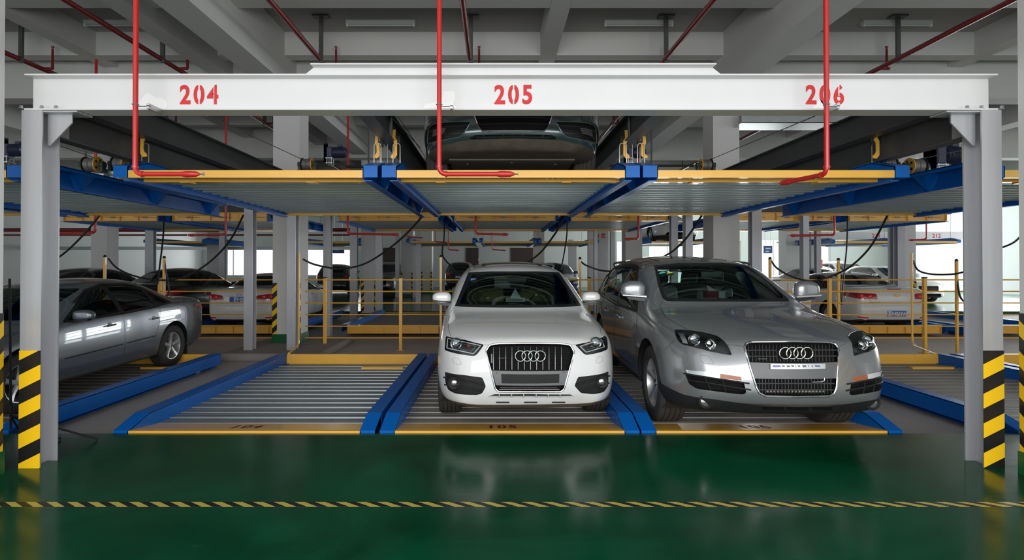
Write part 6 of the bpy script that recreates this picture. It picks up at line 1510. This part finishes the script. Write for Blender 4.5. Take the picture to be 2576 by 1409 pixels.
lh = [p for p in lip]; lz0 = lip[3][1]; lp_ = [lip[0], lip[1], (-lip[1][0], lip[1][1]), (-lip[0][0], lip[0][1]), (-lip[4][0], lz0), (lip[4][0], lz0)]
lo = uc.feature('lower_intake', lp_, 'F', M_hole, depth=.04, wall=M_hole)
for z in (.33, .6): uc.line('intake_bar', [(-.40, lz0 + (lip[1][1] - lz0) * z), (.40, lz0 + (lip[1][1] - lz0) * z)], .003, M_chromed, lo, space='F', off=-.008)
for q in (-.28, 0, .28): uc.line('intake_fin', [(q, lz0), (q, lip[1][1])], .003, M_chromed, lo, space='F', off=-.006, sub=2)
for sg in (-1, 1):
    pl = [(.50, .62), (.82, .66), (.86, .75), (.80, .765), (.50, .70)]; pl = pl if sg > 0 else mirx(pl); uc.feature('headlight', pl, 'F', M_led, depth=.02, wall=M_lampin)
for p in sedwin:
    for sd in (1, -1): uc.feature('side_window', [(a_ * 1.05, b_ * 1.03) for a_, b_ in p], 'S', M_dglass, side=sd, depth=.004, wall=M_trimb)
uc.feature('windscreen', [(-.62, 1.0), (.62, 1.0), (.54, 1.33), (-.54, 1.33)], 'F', M_dglass, ylim=(.9, 2.6), depth=.004, wall=M_trimb)
uc.wheels((.97, 3.85), .335, .235, .90, 'five', lvl=1)
uc.finish()
ub = MB().box(-.62, .62, .30, 1.5, .165, .18).build('underbody_shield', M_under, uc.t, local=True)
for x, y in ((-.45, .5), (.45, .5), (-.3, .9), (.3, .9), (0, .42)): MB().lathe([(0, -.006), (.012, -.004), (.012, 0)], (x, y, .165), 'z', 8).build('screw', M_galv, ub, local=True)
for sg in (-1, 1):
    MB().tube([(sg * .70, .97, .24), (sg * .35, 1.0, .19), (sg * .30, 1.1, .19)], [.035, .05, .03], 8).build('suspension_arm', mat('dark_metal', (.06, .058, .055), .5, .7), uc.t, smooth=True, local=True)
MB().box(-.75, .75, 1.5, 4.2, .17, .2).build('floor_pan', M_under, uc.t, local=True)
# distant cars
W_dg = paint('dark_grey_paint', (0.05, 0.052, 0.055), metal=0.4, rough=0.3); W_bl = paint('deep_blue_paint', (0.008, 0.035, 0.12), metal=0.3, rough=0.25); W_gy = paint('pewter_paint', (0.14, 0.145, 0.15), metal=0.5, rough=0.3)
gen_car('dark_car', 'dark car far away at left, seen between pillar and slim column', P_q3, (-9.0, 27.5 + 4.4, 0), PI + .12, W_dg, sw, level=2, axles=(.85, 3.45), r=.345, rear_kind='c')
gen_car('grey_suv', 'grey SUV facing the camera far away, between the second-row pillars', P_q3, (-5.9, 26.8, 0), 0, W_gy, sw, level=2, axles=(.85, 3.45), r=.345, kz=1.05)
gen_car('black_suv', 'black SUV seen from behind, far away above the left mirror of the white SUV', P_q3, (-2.1, 30.6 + 4.4, 0), PI, W_bk, sw, level=2, axles=(.85, 3.45), r=.345, kz=1.08, txt=('苏F·2Z93', .80), rear_kind='c')
gen_car('blue_suv', 'deep blue SUV facing the camera, just right of the white SUV roof', P_q3, (2.95, 23.2, 0), .05, W_bl, sw, level=2, axles=(.85, 3.45), r=.345, kz=1.04)
gen_car('small_white_car', 'white car on a raised far pallet above the silver SUV roof', P_sed, (7.15, 20.6, R3 - .145), 0, W_wh, sedwin, level=2)
gen_car('white_suv', 'silvery white SUV far away, right above the roof of the white sedan at right', P_q3, (19.9, 28.0, 0), 0.0, paint('far_silver_paint', (.5, .52, .53), .2, .3), sw, level=2, axles=(.85, 3.45), r=.345, kz=1.08)
gen_car('white_hatchback', 'white car facing the camera right of the concrete pillar at right', P_q3, (17.6, 21.6, 0), 0.0, W_wh, sw, level=2, axles=(.85, 3.45), r=.345, kz=.95)
gen_car('grey_sedan', 'grey sedan whose roof peeks above the white sedan at right', P_sed, (12.9, 19.0, 0), 0, W_gy, sedwin, level=2, kz=1.03)

for c in UNFIN: c.finish()
